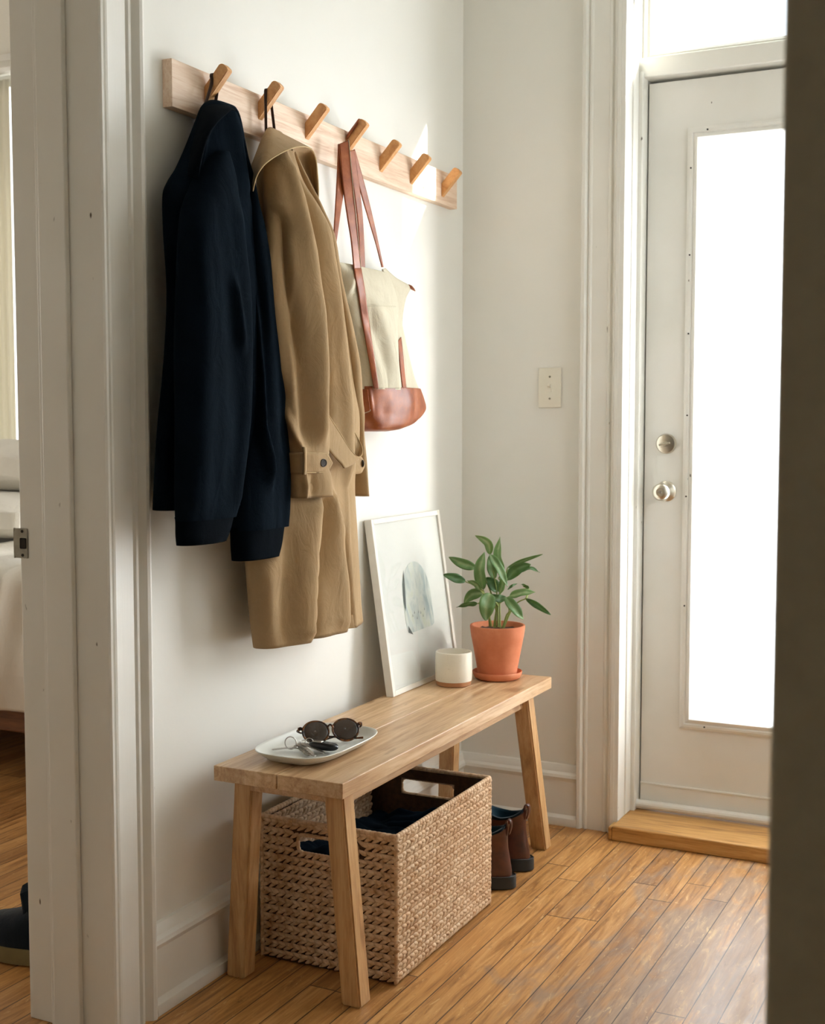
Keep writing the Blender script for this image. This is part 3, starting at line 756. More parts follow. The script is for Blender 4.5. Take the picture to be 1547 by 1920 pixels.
slR = garment('sleeve', M['navy'], [
    (262, 432, 458, .086, .018), (300, 436, 464, .09, .022), (330, 438, 474, .095, .026), (380, 436, 486, .10, .03), (440, 438, 499, .105, .034), (540, 446, 514, .108, .037), (640, 452, 527, .11, .038), (740, 452, 535, .112, .038), (850, 444, 541, .115, .038), (930, 436, 542, .115, .037), (990, 434, 537, .115, .035)], jk,
    creases=[([(452,370),(474,500),(486,600),(492,700),(494,800),(506,860),(508,912)], .008, 12, 2.6), ([(476,380),(500,560),(514,740),(520,900)], .003, 14, 10)], amp=.004, seed=5, hem=0)
garment('cuff', M['navy_edge'], [(984, 434, 537, .115, .033), (990, 435, 536, .115, .032), (1020, 436, 530, .115, .031), (1046, 438, 524, .115, .029)], slR, amp=.001, seed=6, hem=.02, m=24)
P0 = pegs[0][1]
pg = pegs[0][0]
def hang_loop(mat, parent, peg, out, drop_pts, w=.006):
    """tape over the top of a peg"""
    by, bz = peg.y+.004, peg.z
    x = RX+out; zt = bz+(out)*math.tan(math.radians(47))+.0355
    y0, y1 = by-.0105, by+.0105
    top = [Vector((x, y0, zt-.020)), Vector((x, y0, zt-.004)), Vector((x, y0+.003, zt+.0008)), Vector((x, by, zt+.0015)), Vector((x, y1-.003, zt+.0008)), Vector((x, y1, zt-.004)), Vector((x, y1, zt-.020))]
    loop('hanging_loop', mat, [drop_pts[0]]+top+[drop_pts[1]], w, parent, .0014, (1,0,0))
hang_loop(M['loop_dark'], jk, pegs[0][0], .018, (PX(383,202,.062), PX(402,204,.062)), .007)
# ------------------------------------------------------------------ khaki trench coat
tc_ = thing('trench_coat', 'khaki cotton trench coat with buttoned cuff straps, hanging from the second peg', 'coat', (.10, 2.36, .63))
cbody = garment('body', M['khaki'], [
    (246, 500, 528, .060, .012), (262, 494, 544, .066, .022), (300, 488, 555, .075, .032), (340, 483, 571, .082, .040), (400, 486, 598, .09, .046), (480, 494, 630, .095, .05), (560, 498, 645, .10, .05), (650, 500, 662, .10, .05), (740, 498, 672, .10, .05), (820, 492, 675, .10, .05),
    (900, 484, 667, .10, .052), (960, 474, 669, .10, .054), (1020, 469, 674, .10, .055), (1080, 473, 679, .10, .055), (1140, 478, 684, .10, .055), (1188, 483, 687, .10, .055)], tc_,
    creases=[([(570,285),(600,400),(620,520),(636,640),(648,760),(650,900)], .012, 12, 6), ([(560,330),(580,420),(592,520),(602,600),(610,700),(616,790)], -.020, 9, 7),
             ([(588,925),(582,1030),(580,1120),(577,1210)], .016, 34, 7), ([(605,925),(596,1030),(592,1120),(592,1215)], -.016, 8, 12),
             ([(613,905),(632,1008),(642,1108),(648,1190)], .014, 22, 7), ([(640,1000),(655,1108),(660,1190)], -.014, 8, 10),
             ([(646,880),(652,1000),(664,1108),(670,1190)], .004, 3, 3), ([(500,1060),(508,1200)], .004, 14, 14), ([(545,1000),(535,1200)], -.005, 18, 18)], amp=.004, seed=11, n=150, m=150, hem=.03, freq=13)
csl = garment('sleeve', M['khaki'], [
    (262, 500, 536, .096, .018), (300, 496, 548, .112, .026), (350, 495, 560, .126, .032), (420, 500, 574, .138, .036), (500, 505, 590, .146, .038), (580, 512, 602, .150, .039), (660, 520, 609, .152, .039), (740, 526, 612, .152, .038), (820, 532, 611, .152, .036), (850, 536, 609, .152, .034), (880, 538, 608, .152, .033), (892, 538, 611, .152, .034), (932, 539, 613, .152, .034)], tc_,
    creases=[([(536,290),(558,370),(580,470),(596,580),(604,700),(605,830)], .010, 11, 5), ([(522,400),(542,540),(566,680),(578,830)], -.014, 14, 20), ([(508,470),(520,600),(532,720)], .006, 8, 8), ([(535,760),(556,820),(572,850)], .007, 7, 6), ([(546,450),(552,520),(548,600)], .004, 9, 9), ([(575,888),(578,935)], .007, 8, 2.5), ([(590,888),(592,935)], -.004, 6, 8)], amp=.007, seed=12, freq=11, n=130, m=140, hem=.03)
csr = garment('sleeve', M['khaki'], [
    (285, 540, 551, .076, .010), (320, 550, 565, .084, .016), (380, 571, 590, .09, .024), (440, 586, 616, .096, .03), (500, 592, 630, .104, .034), (580, 601, 646, .108, .038), (660, 611, 661, .110, .040), (740, 624, 673, .108, .039), (800, 640, 679, .10, .035), (850, 648, 681, .10, .033), (885, 654, 682, .10, .03), (930, 658, 683, .10, .03)], tc_,
    creases=[([(606,480),(618,540),(622,600)], .007, 8, 5), ([(632,560),(644,680),(658,800)], -.009, 9, 9), ([(622,500),(632,560),(640,620)], .007, 6, 5), ([(628,600),(636,640),(648,690)], .006, 5, 5)], amp=.006, seed=13, hem=.03)
# collar: outer fall on the left, inner face showing on the right
sheet('collar', M['khaki'], [(468,322,.075), (481,288,.075), (494,256,.07), (506,240,.066), (530,252,.066), (560,267,.07), (583,279,.085)],
      [(473,366,.115), (479,336,.135), (491,314,.148), (512,296,.150), (540,281,.142), (562,275,.125), (585,280,.095)], 26, 60, .0035, tc_, bulge=.012)
sheet('collar_facing', M['khaki'], [(548,278,.118), (565,274,.11), (583,281,.10), (592,298,.098), (595,325,.096), (597,358,.094), (596,393,.092)],
      [(548,282,.10), (553,296,.075), (560,310,.07), (568,325,.07), (577,345,.075), (585,365,.085), (594,391,.09)], 20, 60, .003, tc_, bulge=-.014)
edge = [PX(x, y, d) for x, y, d in smooth_line([(473,366,.116), (479,336,.137), (491,314,.150), (512,296,.152), (540,281,.144), (562,275,.127), (583,279,.104), (592,298,.101), (595,325,.099), (597,358,.097), (596,393,.094)], 90)]
mb = MB(); mb.tube(edge, .0013, 6); mb.build('collar_piping', M['khaki_edge'], tc_, True)
bv = bvh_of(cbody, csr)
# belt hanging in a loop
top1 = [(606,760,.176), (622,788,.176), (640,816,.176), (655,840,.178), (668,855,.18), (676,856,.178), (680,848,.172), (678,836,.160), (670,820,.150), (658,800,.146), (640,780,.144)]
bot1 = [(606,826,.176), (620,848,.178), (632,862,.180), (641,872,.184), (646,878,.186), (655,874,.184), (665,868,.176), (672,862,.166), (668,856,.158), (656,842,.150), (640,816,.146)]
sheet('belt', M['khaki'], top1, bot1, 10, 80, .0025, tc_)
mb = MB(); mb.tube([PX(x, y, d+.0015) for x, y, d in smooth_line(top1, 80)], .0011, 6); mb.build('belt_piping', M['khaki_edge'], tc_, True)
# cuff straps
bv = bvh_of(csl)
def poly_patch(name, mat, L, R, parent, bvh, off, thick=.003, nu=14, nv=14): return sheet(name, mat, L, R, nu, nv, thick, parent, bvh=bvh, off=off)
def strap_plate(name, mat, pts_top, pts_bot, parent, bvh, off):
    rows = []
    for t in range(30):
        f = t/29; a = smooth_line(pts_top, 30)[t]; b = smooth_line(pts_bot, 30)[t]; row = []
        for k in range(9):
            g = k/8; p = hit(bvh, min(lerp(a[0], b[0], g), 594), lerp(a[1], b[1], g), off)
            q = (lerp(a[0], b[0], g), lerp(a[1], b[1], g)); row.append(PX(q[0], q[1], p.x))
        rows.append(row)
    mb = MB(); mb.grid(rows); return mb.build(name, mat, parent, True, [('SOLIDIFY', dict(thickness=.0035, offset=0))], 180)
st = strap_plate('cuff_strap', M['khaki'], [(541,849),(560,849),(580,849),(600,849),(611,850),(617,857),(622.5,867.5)], [(541,887),(560,887),(580,887),(600,887),(611,886),(617,879),(622.5,868.5)], csl, bv, .005)
stl = [(541,849.6),(575,849.6),(600,849.6),(611,850.6),(616,857),(621.5,868),(616,878),(610,885),(600,886),(575,886.4),(541,886.4)]
def xs(px, py): return hit(bv, min(px, 594), py, .0075).x
mb = MB(); mb.tube([PX(a, b, xs(a, b)) for a, b in stl], .0010, 6); mb.build('strap_stitching', M['khaki_edge'], csl, True)
mb = MB(); c0 = [PX(x, y, xs(x, y)+.003) for x, y in ((569,838),(570,850),(570,866),(570,880),(569,890))]
rows = [[p+Vector((0,-.0045,0)), p, p+Vector((0,.0045,0))] for p in c0]; mb.grid(rows); mb.build('strap_loop', M['khaki'], csl, True, [('SOLIDIFY', dict(thickness=.004, offset=1))], 180)
def button(px, py, x, r, parent, nrm):
    q = Vector(nrm).to_track_quat('Z', 'Y').to_matrix().to_4x4(); mb = MB()
    mb.lathe([(0,0),(r,0),(r*1.02,.0012),(r*.92,.0030),(r*.74,.0030),(r*.66,.0020),(0,.0018)], PX(px, py, x), 26, 'z', q)
    mb.build('button', M['horn'], parent, True)
button(606, 868, xs(594, 868)+.002, .0085, csl, (.9,-.35,0))
bvr = bvh_of(csr)
ps = [(663,850),(672,852),(678,858),(681,866)]; pb = [(663,890),(672,890),(678,886),(681,876)]
rows = []
for a, b in zip(smooth_line([(656,852,.134),(668,852,.136),(677,857,.137),(683,868,.134)], 14), smooth_line([(656,889,.134),(668,889,.136),(677,886,.137),(683,874,.134)], 14)):
    rows.append([PX(lerp(a[0],b[0],k/6), lerp(a[1],b[1],k/6), lerp(a[2],b[2],k/6)) for k in range(7)])
mb = MB(); mb.grid(rows); mb.build('cuff_strap', M['khaki'], csr, True, [('SOLIDIFY', dict(thickness=.0035, offset=0))], 180)
button(679, 869, .1375, .0082, csr, (.55,.55,0))
hang_loop(M['loop_dark'], tc_, pegs[1][0], .020, (PX(499,252,.062), PX(515,248,.060)), .006)
# ------------------------------------------------------------------ tote bag
tb = thing('tote_bag', 'cream canvas tote bag with brown leather handles and base, hanging from the fourth peg', 'tote bag', (.08, 2.72, 1.10))
tbody = garment('bag_body', M['canvas'], [
    (503, 622, 727, .070, .020), (520, 632, 733, .072, .026), (550, 640, 742, .074, .032), (600, 648, 750, .077, .038), (650, 655, 760, .080, .043), (700, 661, 771, .083, .047), (732, 664, 783, .084, .050)], tb,
    creases=[([(664,505),(655,540),(643,575)], .007, 10, 8), ([(700,560),(716,600),(730,660),(738,715)], .006, 10, 14), ([(700,520),(712,550)], .004, 9, 9), ([(690,585),(712,640),(728,700)], -.006, 12, 12), ([(680,560),(676,640),(680,720)], -.003, 14, 14), ([(752,640),(760,700)], .004, 8, 5)], amp=.003, seed=21, power=3.0, hem=.0, n=140, m=90)
tbase = garment('leather_base', M['leather'], [
    (727, 663, 783, .084, .0515), (745, 664, 789, .084, .052), (764, 666, 793, .084, .052), (776, 668, 788, .084, .051), (788, 668, 777, .084, .050), (798, 670, 762, .084, .047), (806, 674, 740, .084, .036), (809, 684, 722, .084, .02)], tb,
    creases=[([(692,728),(694,745),(698,775)], .004, 8, 4), ([(766,728),(770,750),(768,790)], .005, 12, 4), ([(720,740),(724,800)], -.003, 14, 14)], amp=.002, seed=22, power=3.2, hem=.004, n=140, m=50, wallclear=.008)
sheet('gusset', M['canvas'], [(722,503,.05), (742,521,.05), (765,534,.048), (769,540,.048), (760,562,.045), (754,600,.045), (756,640,.045)],
      [(716,505,.06), (722,530,.058), (728,545,.056), (730,560,.056), (734,585,.054), (738,610,.054), (744,645,.054)], 12, 40, .002, tb, bulge=.008)
mb = MB(); tg = [PX(x, y, d) for x, y, d in ((766,534,.048),(769,537,.05),(773,541,.052),(778,545.5,.052))]
mb.tube(tg, [.003,.0075,.0065,.002], 10, flat=.45); mb.build('zip_pull', M['leather'], tb, True)
bt = bvh_of(tbody)
pocket = sheet('pocket', M['canvas'], [(687,573), (691,600), (696,640), (702,690), (706,728)], [(742,575), (744,600), (746,640), (748,690), (750,728)], 30, 50, .002, tb, bvh=bt, off=.0035)
mb = MB(); mb.tube([hit(bt, lerp(687,742,k/20), lerp(573,575,k/20), .0055) for k in range(21)], .0013, 6); mb.build('pocket_hem', M['canvas'], pocket, True)
sheet('leather_strap', M['leather'], [(663.5,503), (671,545), (679,600), (689,660), (696,700), (700.5,729)], [(677,503), (684,545), (691,600), (700,660), (706,700), (710,729)], 8, 60, .0025, tb, bvh=bt, off=.006)
sheet('leather_strap', M['leather'], [(746,640), (748,665), (751,695), (755,729)], [(752,632), (755,662), (758,695), (761.5,729)], 6, 40, .0025, tb, bvh=bt, off=.004)
sheet('handle', M['leather'], [(634,270,.070), (632,330,.08), (628,400,.088), (625,450,.092), (622,499,.092)], [(646,272,.078), (646,340,.086), (638,400,.092), (631,450,.094), (624.5,499,.094)], 8, 60, .0028, tb)
sheet('handle', M['leather'], [(636,270,.078), (642,340,.09), (650,400,.095), (658,450,.097), (663.5,504,.098)], [(654,262,.088), (661,340,.1), (667,400,.102), (672,450,.102), (677,504,.1)], 10, 60, .0028, tb)
sheet('handle', M['leather'], [(654,283,.066), (661,340,.066), (669,400,.066), (673,450,.066), (674,503,.066)], [(664,281,.07), (672,340,.07), (679,400,.07), (682,450,.07), (684,503,.07)], 8, 60, .0028, tb)
sheet('handle', M['leather'], [(658,284,.055), (672,345,.052), (689,405,.05), (704,455,.05), (716,501,.05)], [(665,280,.06), (683,345,.056), (698,405,.054), (709,455,.052), (718.5,501,.05)], 8, 60, .0028, tb)
bb = bvh_of(tbase)
sheet('corner_patch', M['leather'], [(668,731), (669,745), (671,765), (672,778)], [(690,730.5), (691,745), (693,760), (694,771)], 8, 20, .002, tb, bvh=bb, off=.003)
mb = MB(); mb.tube([hit(bb, x, y, .0042) for x, y in smooth_line([(672,778),(682,775),(693,771),(694.5,768)], 20)], .0008, 6); mb.build('corner_stitching', M['canvas'], tb, True)
pk = pegs[3][0]
# saddle of the handles over the peg
by_ = pk.y+.004; rows = []
for k in range(13):
    a = math.pi*k/12; y = by_-math.cos(a)*.0115; zz = math.sin(a)
    row = []
    for q in range(5):
        o_ = .004+.030*q/4; zt = pk.z+o_*math.tan(math.radians(47))+.0345
        row.append(Vector((RX+o_, y, zt-.012+.0145*zz**.5)))
    rows.append(row)
mb = MB(); mb.grid(rows); mb.build('handle_top', M['leather'], tb, True, [('SOLIDIFY', dict(thickness=.0025, offset=0))], 180)
mb = MB(); mb.tube([PX(x, y, d) for x, y, d in smooth_line([(654,262,.0895), (661,340,.1015), (667,400,.1035), (672,450,.1035), (677,504,.1015)], 60)], .0009, 6); mb.build('handle_stitching', M['canvas'], tb, True)
# ------------------------------------------------------------------ bench
bn = thing('bench', 'low acacia wood bench with splayed legs standing against the left wall', 'bench', (.215, 2.59, 0))
BX0, BX1, BY0, BY1, BZ = .072, .362, 2.030, 3.150, .450
mid = .217
for a, b in ((BX0, mid-.0015), (mid+.0015, BX1)):
    mb = MB(); mb.box((a, BY0, BZ-.030), (b, BY1, BZ), .0014, 2); mb.build('seat_plank', M['bench'], bn)
mb = MB(); mb.box((.305, BY0+.085, BZ-.064), (.328, BY1-.085, BZ-.030), .002); mb.box((.105, BY0+.085, BZ-.064), (.128, BY1-.085, BZ-.030), .002)
mb.build('side_rail', M['bench'], bn)
for y in (BY0+.035, BY1-.070):
    mb = MB(); mb.box((.11, y, BZ-.052), (.325, y+.034, BZ-.030), .002); mb.build('cross_rail', M['bench'], bn)
def leg(top, bot, s=.0425):
    top, bot = Vector(top), Vector(bot); mb = MB(); rows = []
    for p in (bot, top):
        rows.append([p+Vector((dx*s/2, dy*s/2, 0)) for dx, dy in ((-1,-1),(1,-1),(1,1),(-1,1))])
    mb.grid(rows, True, True, True); bmesh.ops.recalc_face_normals(mb.bm, faces=mb.bm.faces)
    bmesh.ops.bevel(mb.bm, geom=[e for e in mb.bm.edges], offset=.0035, segments=2, affect='EDGES')
    mb.build('leg', M['bench_leg'], bn)
leg((.322, 2.085, BZ-.031), (.352, 2.098, 0)); leg((.118, 2.085, BZ-.031), (.078, 2.108, 0))
leg((.322, 3.045, BZ-.031), (.352, 3.108, 0)); leg((.118, 3.045, BZ-.031), (.078, 3.108, 0))
# ------------------------------------------------------------------ picture
pic = thing('picture', 'white framed print with a wide mat leaning against the wall on the bench', 'picture', (.09, 2.93, BZ))
PW, PH, PT = .392, .438, .020
pb = Vector((.104, 2.738, BZ+.0008)); ptop = Vector((.0425, 2.738, .884)); up_ = (ptop-pb).normalized(); right_ = Vector((0,1,0)); out_ = up_.cross(right_)*-1
if out_.x < 0: out_ = -out_
PH = (ptop-pb).length
def PF(u, v, o=0): return pb+right_*(u*PW)+up_*(v*PH)+out_*o
def pbox(mb, u0, v0, u1, v1, o0, o1, bev=.001):
    vs = [PF(u, v, o) for o in (o0, o1) for u, v in ((u0,v0),(u1,v0),(u1,v1),(u0,v1))]
    V = [mb.bm.verts.new(p) for p in vs]
    for f in ((0,1,2,3),(7,6,5,4),(0,4,5,1),(1,5,6,2),(2,6,7,3),(3,7,4,0)): mb.bm.faces.new([V[i] for i in f])
fw = .013/PW; fh = .013/PH
mb = MB(); pbox(mb, 0, 0, fw, 1, -PT, 0); pbox(mb, 1-fw, 0, 1, 1, -PT, 0); pbox(mb, fw, 0, 1-fw, fh, -PT, 0); pbox(mb, fw, 1-fh, 1-fw, 1, -PT, 0)
bmesh.ops.recalc_face_normals(mb.bm, faces=mb.bm.faces); bmesh.ops.bevel(mb.bm, geom=mb.bm.edges[:], offset=.0008, segments=1, affect='EDGES')
mb.build('frame', M['frame_white'], pic)
mb = MB(); pbox(mb, fw, fh, 1-fw, 1-fh, -PT+.002, -.006); mat_ = mb.build('mat', M['mat_board'], pic)
def ppoly(name, mat, pts, o, parent):
    mb = MB(); V = [mb.bm.verts.new(PF(u, v, o)) for u, v in pts]; W_ = [mb.bm.verts.new(PF(u, v, o-.0006)) for u, v in pts]
    mb.bm.faces.new(V); mb.bm.faces.new(W_[::-1])
    for i in range(len(V)): j = (i+1) % len(V); mb.bm.faces.new((V[i], W_[i], W_[j], V[j]))
    return mb.build(name, mat, parent)
arch = [(.33,.335), (.345,.315), (.37,.312), (.70,.318), (.725,.33), (.73,.36)]
for k in range(17):
    a = math.pi*k/16; arch.append((.525+.205*math.cos(a), .50+.22*math.sin(a)))
arch += [(.318,.44), (.322,.38)]
pr = ppoly('print', M['print'], arch, -.0052, mat_)
mb = MB()
blade = [[(.335,.32),(.40,.30),(.345,.36)], [(.32,.50),(.335,.60),(.375,.68),(.37,.60),(.35,.48),(.33,.44)]]
for bl in blade: 
    V = [mb.bm.verts.new(PF(u, v, -.0050)) for u, v in bl]; mb.bm.faces.new(V)
for k in range(7):
    u = .42+.03*k; v = .40+.02*math.sin(k*2.3)
    V = [mb.bm.verts.new(PF(u+a, v+b, -.0050)) for a, b in ((0,0),(.010,.004),(.006,.022))]; mb.bm.faces.new(V)
mb.build('print_marks', M['print_dark'], mat_)
mb = MB(); pbox(mb, fw, fh, 1-fw, 1-fh, -.0045, -.0035)
mb.build('glazing', M['glass'], pic)
# ------------------------------------------------------------------ cup
cp = Vector((.172, 2.943, BZ+.0005)); r = .0468; h = .086
cup = thing('cup', 'speckled off-white ceramic cup with a bare clay base, on the bench beside the picture', 'cup', cp)
mb = MB(); mb.lathe([(r-.0005,.0125),(r,.016),(r+.0008,.045),(r,h-.004),(r-.0012,h),(r-.0045,h+.0004),(r-.006,h-.003),(r-.0062,.02),(r-.012,.012),(0,.011)], cp, 64)
mb.build('cup_body', M['glaze'], cup, True, (), 60)
mb = MB(); mb.lathe([(0,0),(r-.005,0),(r-.0025,.002),(r-.0015,.0128),(0,.0128)], cp, 64); mb.build('clay_base', M['stoneware'], cup, True)
# ------------------------------------------------------------------ plant pot on a saucer
pc = Vector((.240, 3.070, BZ+.0005))
mb = MB(); mb.lathe([(0,0),(.052,0),(.060,.004),(.0645,.013),(.0655,.019),(.0640,.0205),(.0615,.019),(.056,.008),(.050,.0065),(0,.0065)], pc, 64)
sa = mb.build('plant_saucer', M['terracotta'], None, True, (), 60); tag(sa, 'round terracotta saucer under the plant pot on the far end of the bench', 'saucer')
pl = thing('potted_plant', 'green leafy houseplant in a terracotta pot at the far end of the bench', 'potted plant', pc+Vector((0,0,.0075)))
pz = .0075; PHt = .134
mb = MB(); mb.lathe([(0,pz),(.047,pz),(.0505,pz+.003),(.0515,pz+.010),(.0675,pz+.098),(.0690,pz+.104),(.0725,pz+PHt-.004),(.0715,pz+PHt),(.0675,pz+PHt),(.0655,pz+PHt-.004),(.0625,pz+PHt-.020),(.03,pz+PHt-.021),(0,pz+PHt-.021)], pc, 72)
mb.build('pot', M['terracotta'], pl, True, (), 50)
mb = MB(); rows = []
for i in range(9):
    rr = .0001+.0622*i/8; rows.append([pc+Vector((rr*math.cos(2*math.pi*k/40), rr*math.sin(2*math.pi*k/40), pz+PHt-.014+.007*noise.noise(Vector((rr*90*math.cos(2*math.pi*k/40), rr*90*math.sin(2*math.pi*k/40), 2))))) for k in range(40)])
mb.grid(rows, True); mb.build('soil', M['soil'], pl, True)
def plant_pt(cx, cy, dep):
    """zoom-frame point (as measured) at an offset in metres towards the viewer from the pot axis"""
    px, py = 660+cx/3.8675, 940+cy/3.8675
    az = Vector((CAM.x-pc.x, CAM.y-pc.y, 0)).normalized(); o = pc+az*dep
    d = ray(px, py); t = (o-CAM).dot(az)/d.dot(az)
    return CAM+d*t
LEAVES = [ # base, mid, tip (zoom x, zoom y, depth), width in m
    ((1000,385,.00),(985,300,.01),(893,246,.02),.020,1), ((1098,515,-.02),(1062,400,-.02),(1075,258,-.03),.026,0),
    ((898,482,.00),(800,450,.01),(702,404,.01),.024,0), ((822,582,.02),(742,556,.03),(662,530,.04),.022,0),
    ((952,640,.02),(930,500,.03),(962,368,.02),.030,1), ((1000,385,.03),(1065,490,.05),(1128,622,.06),.024,1),
    ((1128,480,.0),(1240,430,.01),(1384,384,.02),.010,1), ((1122,568,.0),(1200,490,.0),(1298,458,.0),.026,0),
    ((1196,520,-.02),(1290,486,-.02),(1362,518,-.02),.010,1), ((930,645,.04),(895,596,.05),(834,574,.06),.014,0),
    ((1052,660,.0),(1020,600,.0),(968,556,-.01),.028,0), ((948,668,.0),(870,676,.0),(812,740,.0),.026,1),
    ((912,742,.04),(838,742,.05),(758,768,.05),.014,0), ((1000,668,.05),(975,760,.075),(972,866,.07),.038,0),
    ((1118,700,.04),(1060,706,.05),(1012,676,.05),.020,0), ((1112,696,.05),(1180,780,.065),(1242,856,.06),.026,0),
    ((1140,690,.03),(1235,666,.04),(1330,660,.04),.022,0), ((1262,706,.03),(1350,760,.04),(1442,824,.05),.015,1),
    ((1130,640,-.02),(1160,612,-.02),(1198,596,-.03),.006,1), ((1284,632,-.01),(1258,612,-.01),(1228,602,-.02),.009,0),
    ((1072,668,.01),(1095,590,.02),(1108,528,.03),.018,1), ((1035,560,.0),(1010,480,.01),(996,395,.01),.024,1), ((1060,560,-.03),(1130,540,-.03),(1160,470,-.03),.020,0)]
ax = pc+Vector((0,0,pz+PHt-.02))
for i, (b, m_, t_, w, fl) in enumerate(LEAVES):
    pts = smooth_line([tuple(plant_pt(*b)), tuple(plant_pt(*m_)), tuple(plant_pt(*t_))], 17)
    pts = [Vector(p) for p in pts]; mb = MB(); uvl = mb.bm.loops.layers.uv.new('UVMap'); rows = []
    vd = (CAM-pts[8]).normalized()
    for k, p in enumerate(pts):
        s = k/16; tg_ = (pts[min(k+1,16)]-pts[max(k-1,0)]).normalized(); sd = tg_.cross(vd).normalized()
        nn = sd.cross(tg_).normalized()
        tw = math.sin(i*1.7)*.5+.4*s; sd2 = sd*math.cos(tw)+nn*math.sin(tw)
        ww = w*math.sin(math.pi*min(1, s*1.0))**.75*(1.12-.5*s) if 0 < s < 1 else .0006
        ww = max(ww, .0006)*1.25
        nn2 = sd2.cross(tg_)
        rows.append([p+sd2*ww*q+nn2*abs(q)*ww*.35+nn2*.0015*math.sin(s*14+q*3) for q in (-.5,-.33,-.16,0,.16,.33,.5)])
    R = mb.grid(rows)
    idx = {}
    for ri, row in enumerate(R):
        for qi, v in enumerate(row): idx[v] = (qi/6, ri/16)
    for f in mb.bm.faces:
        for lp in f.loops: lp[uvl].uv = idx[lp.vert]
    mb.build('leaf', M['leaf'], pl, True, [('SOLIDIFY', dict(thickness=.0006, offset=0))], 180)
def S(*p): return p
STEMS = [((1040,915,.0),(1045,800,.0),(1050,660,.0),(1000,385,.01)), ((1075,915,.01),(1073,820,.01),(1072,735,.01),(1072,668,.01)), ((1095,918,.02),(1120,830,.03),(1140,790,.04),(1112,696,.05)),
         ((1100,915,-.01),(1150,800,.0),(1200,735,.02),(1262,706,.03)), ((1000,905,.0),(990,800,.01),(965,690,.02),(952,640,.02)), ((1030,915,-.02),(1045,800,-.02),(1080,620,-.02),(1098,515,-.02)),
         ((1010,905,.01),(985,780,.02),(940,640,.03),(822,582,.02)), ((1060,910,.0),(1060,760,.0),(1085,640,.0),(1122,568,.0)), ((1050,800,.0),(1000,640,.0),(950,540,.0),(898,482,.0)), ((1060,760,.02),(1020,700,.04),(1005,680,.05),(1000,668,.05)),
         ((1020,760,.02),(960,720,.03),(930,735,.04),(912,742,.04)), ((1072,735,.01),(1100,715,.02),(1120,702,.03),(1140,690,.03)), ((1262,706,.03),(1272,680,.01),(1282,650,.0),(1284,632,-.01)), ((1122,568,.0),(1122,520,.0),(1124,500,.0),(1128,480,.0)), ((1122,568,.0),(1150,545,-.01),(1175,530,-.02),(1196,520,-.02)), ((965,690,.02),(950,665,.03),(940,655,.04),(930,645,.04))]
mb = MB()
for st_ in STEMS:
    ln = smooth_line([tuple(plant_pt(*q)) for q in st_], 20); mb.tube([Vector(p) for p in ln], [.0030-.0016*k/19 for k in range(20)], 8)
mb.build('stems', M['stem'], pl, True)
# ------------------------------------------------------------------ tray with sunglasses and keys
tcn = Vector((.199, 2.216, BZ)); TL, TW_ = .290, .182
def tray_pt(u, v, z): return Vector((tcn.x+v, tcn.y+u, z))
tr = None
mb = MB(); rows = []
def rr_ring(L, W, R, z, n=96):
    out = []
    for k in range(n):
        a = 2*math.pi*k/n; c, s = math.cos(a), math.sin(a); e = 2/3.5
        out.append(Vector((tcn.x+W/2*math.copysign(abs(s)**e, s), tcn.y+L/2*math.copysign(abs(c)**e, c), z)))
    return out
for L, W, z in ((TL-.075, TW_-.075, .4505), (TL-.070, TW_-.070, .4502), (TL-.040, TW_-.040, .4555), (TL-.012, TW_-.012, .4660), (TL, TW_, .4725), (TL-.001, TW_-.001, .4738), (TL-.005, TW_-.005, .4738), (TL-.010, TW_-.010, .4710), (TL-.024, TW_-.024, .4620), (TL-.044, TW_-.044, .4562), (TL-.070, TW_-.070, .4548), (TL-.15, TW_-.13, .4546)):
    rows.append(rr_ring(L, W, 0, z))
mb.grid(rows, True, True, True)
o = mb.build('catchall_tray', M['tray'], None, True, (), 60); tag(o, 'shallow off-white ceramic tray on the near end of the bench, holding the sunglasses and keys', 'tray')
TZ = .4550
# sunglasses
sg = thing('sunglasses', 'round tortoiseshell sunglasses with brown lenses lying in the tray on the bench', 'sunglasses', tuple(PZ(620, 1375, TZ)))
A_ = PZ(592, 1372, .482); B_ = PZ(648, 1367, .484)
xa = (B_-A_).normalized(); tow = Vector((CAM.x-A_.x, CAM.y-A_.y, 0)).normalized()
tilt = math.radians(38); ya = (Vector((0,0,1))*math.cos(tilt)-tow*math.sin(tilt)*1.0); ya = (ya-xa*ya.dot(xa)).normalized(); za = xa.cross(ya)
if za.dot(tow) < 0: za = -za
def SG(c, x, y, z=0): return c+xa*x+ya*y+za*z
IPD = (B_-A_).length; rl = IPD*.425
mb = MB()
for c in (A_, B_):
    pts = []
    for k in range(48):
        a = 2*math.pi*k/48; pts.append(SG(c, rl*1.02*math.cos(a), rl*.92*math.sin(a)*(1-.06*math.sin(a))))
    mb.tube(pts, .0021, 10, closed=True)
mb.tube([SG((A_+B_)/2, x, y, z) for x, y, z in ((-IPD*.11,.004,0), (-IPD*.06,.010,.001), (0,.0125,.002), (IPD*.06,.010,.001), (IPD*.11,.004,0))], .0022, 10)
for c, s in ((A_, -1), (B_, 1)):
    mb.tube([SG(c, s*rl*.95, .008, 0), SG(c, s*(rl+.004), .0095, 0), SG(c, s*(rl+.008), .0090, -.002)], [.003,.0040,.0040], 10)
mb.build('frame_front', M['tortoise'], sg, True)
for c in (A_, B_):
    mb = MB(); rows = []
    for i in range(7):
        f = max(i/6, .001); rows.append([SG(c, rl*1.0*f*math.cos(2*math.pi*k/40), rl*.90*f*math.sin(2*math.pi*k/40), .0016*(1-f*f)) for k in range(40)])
    mb.grid(rows, True); mb.build('lens', M['lens'], sg, True, [('SOLIDIFY', dict(thickness=.0012, offset=-1))], 180)
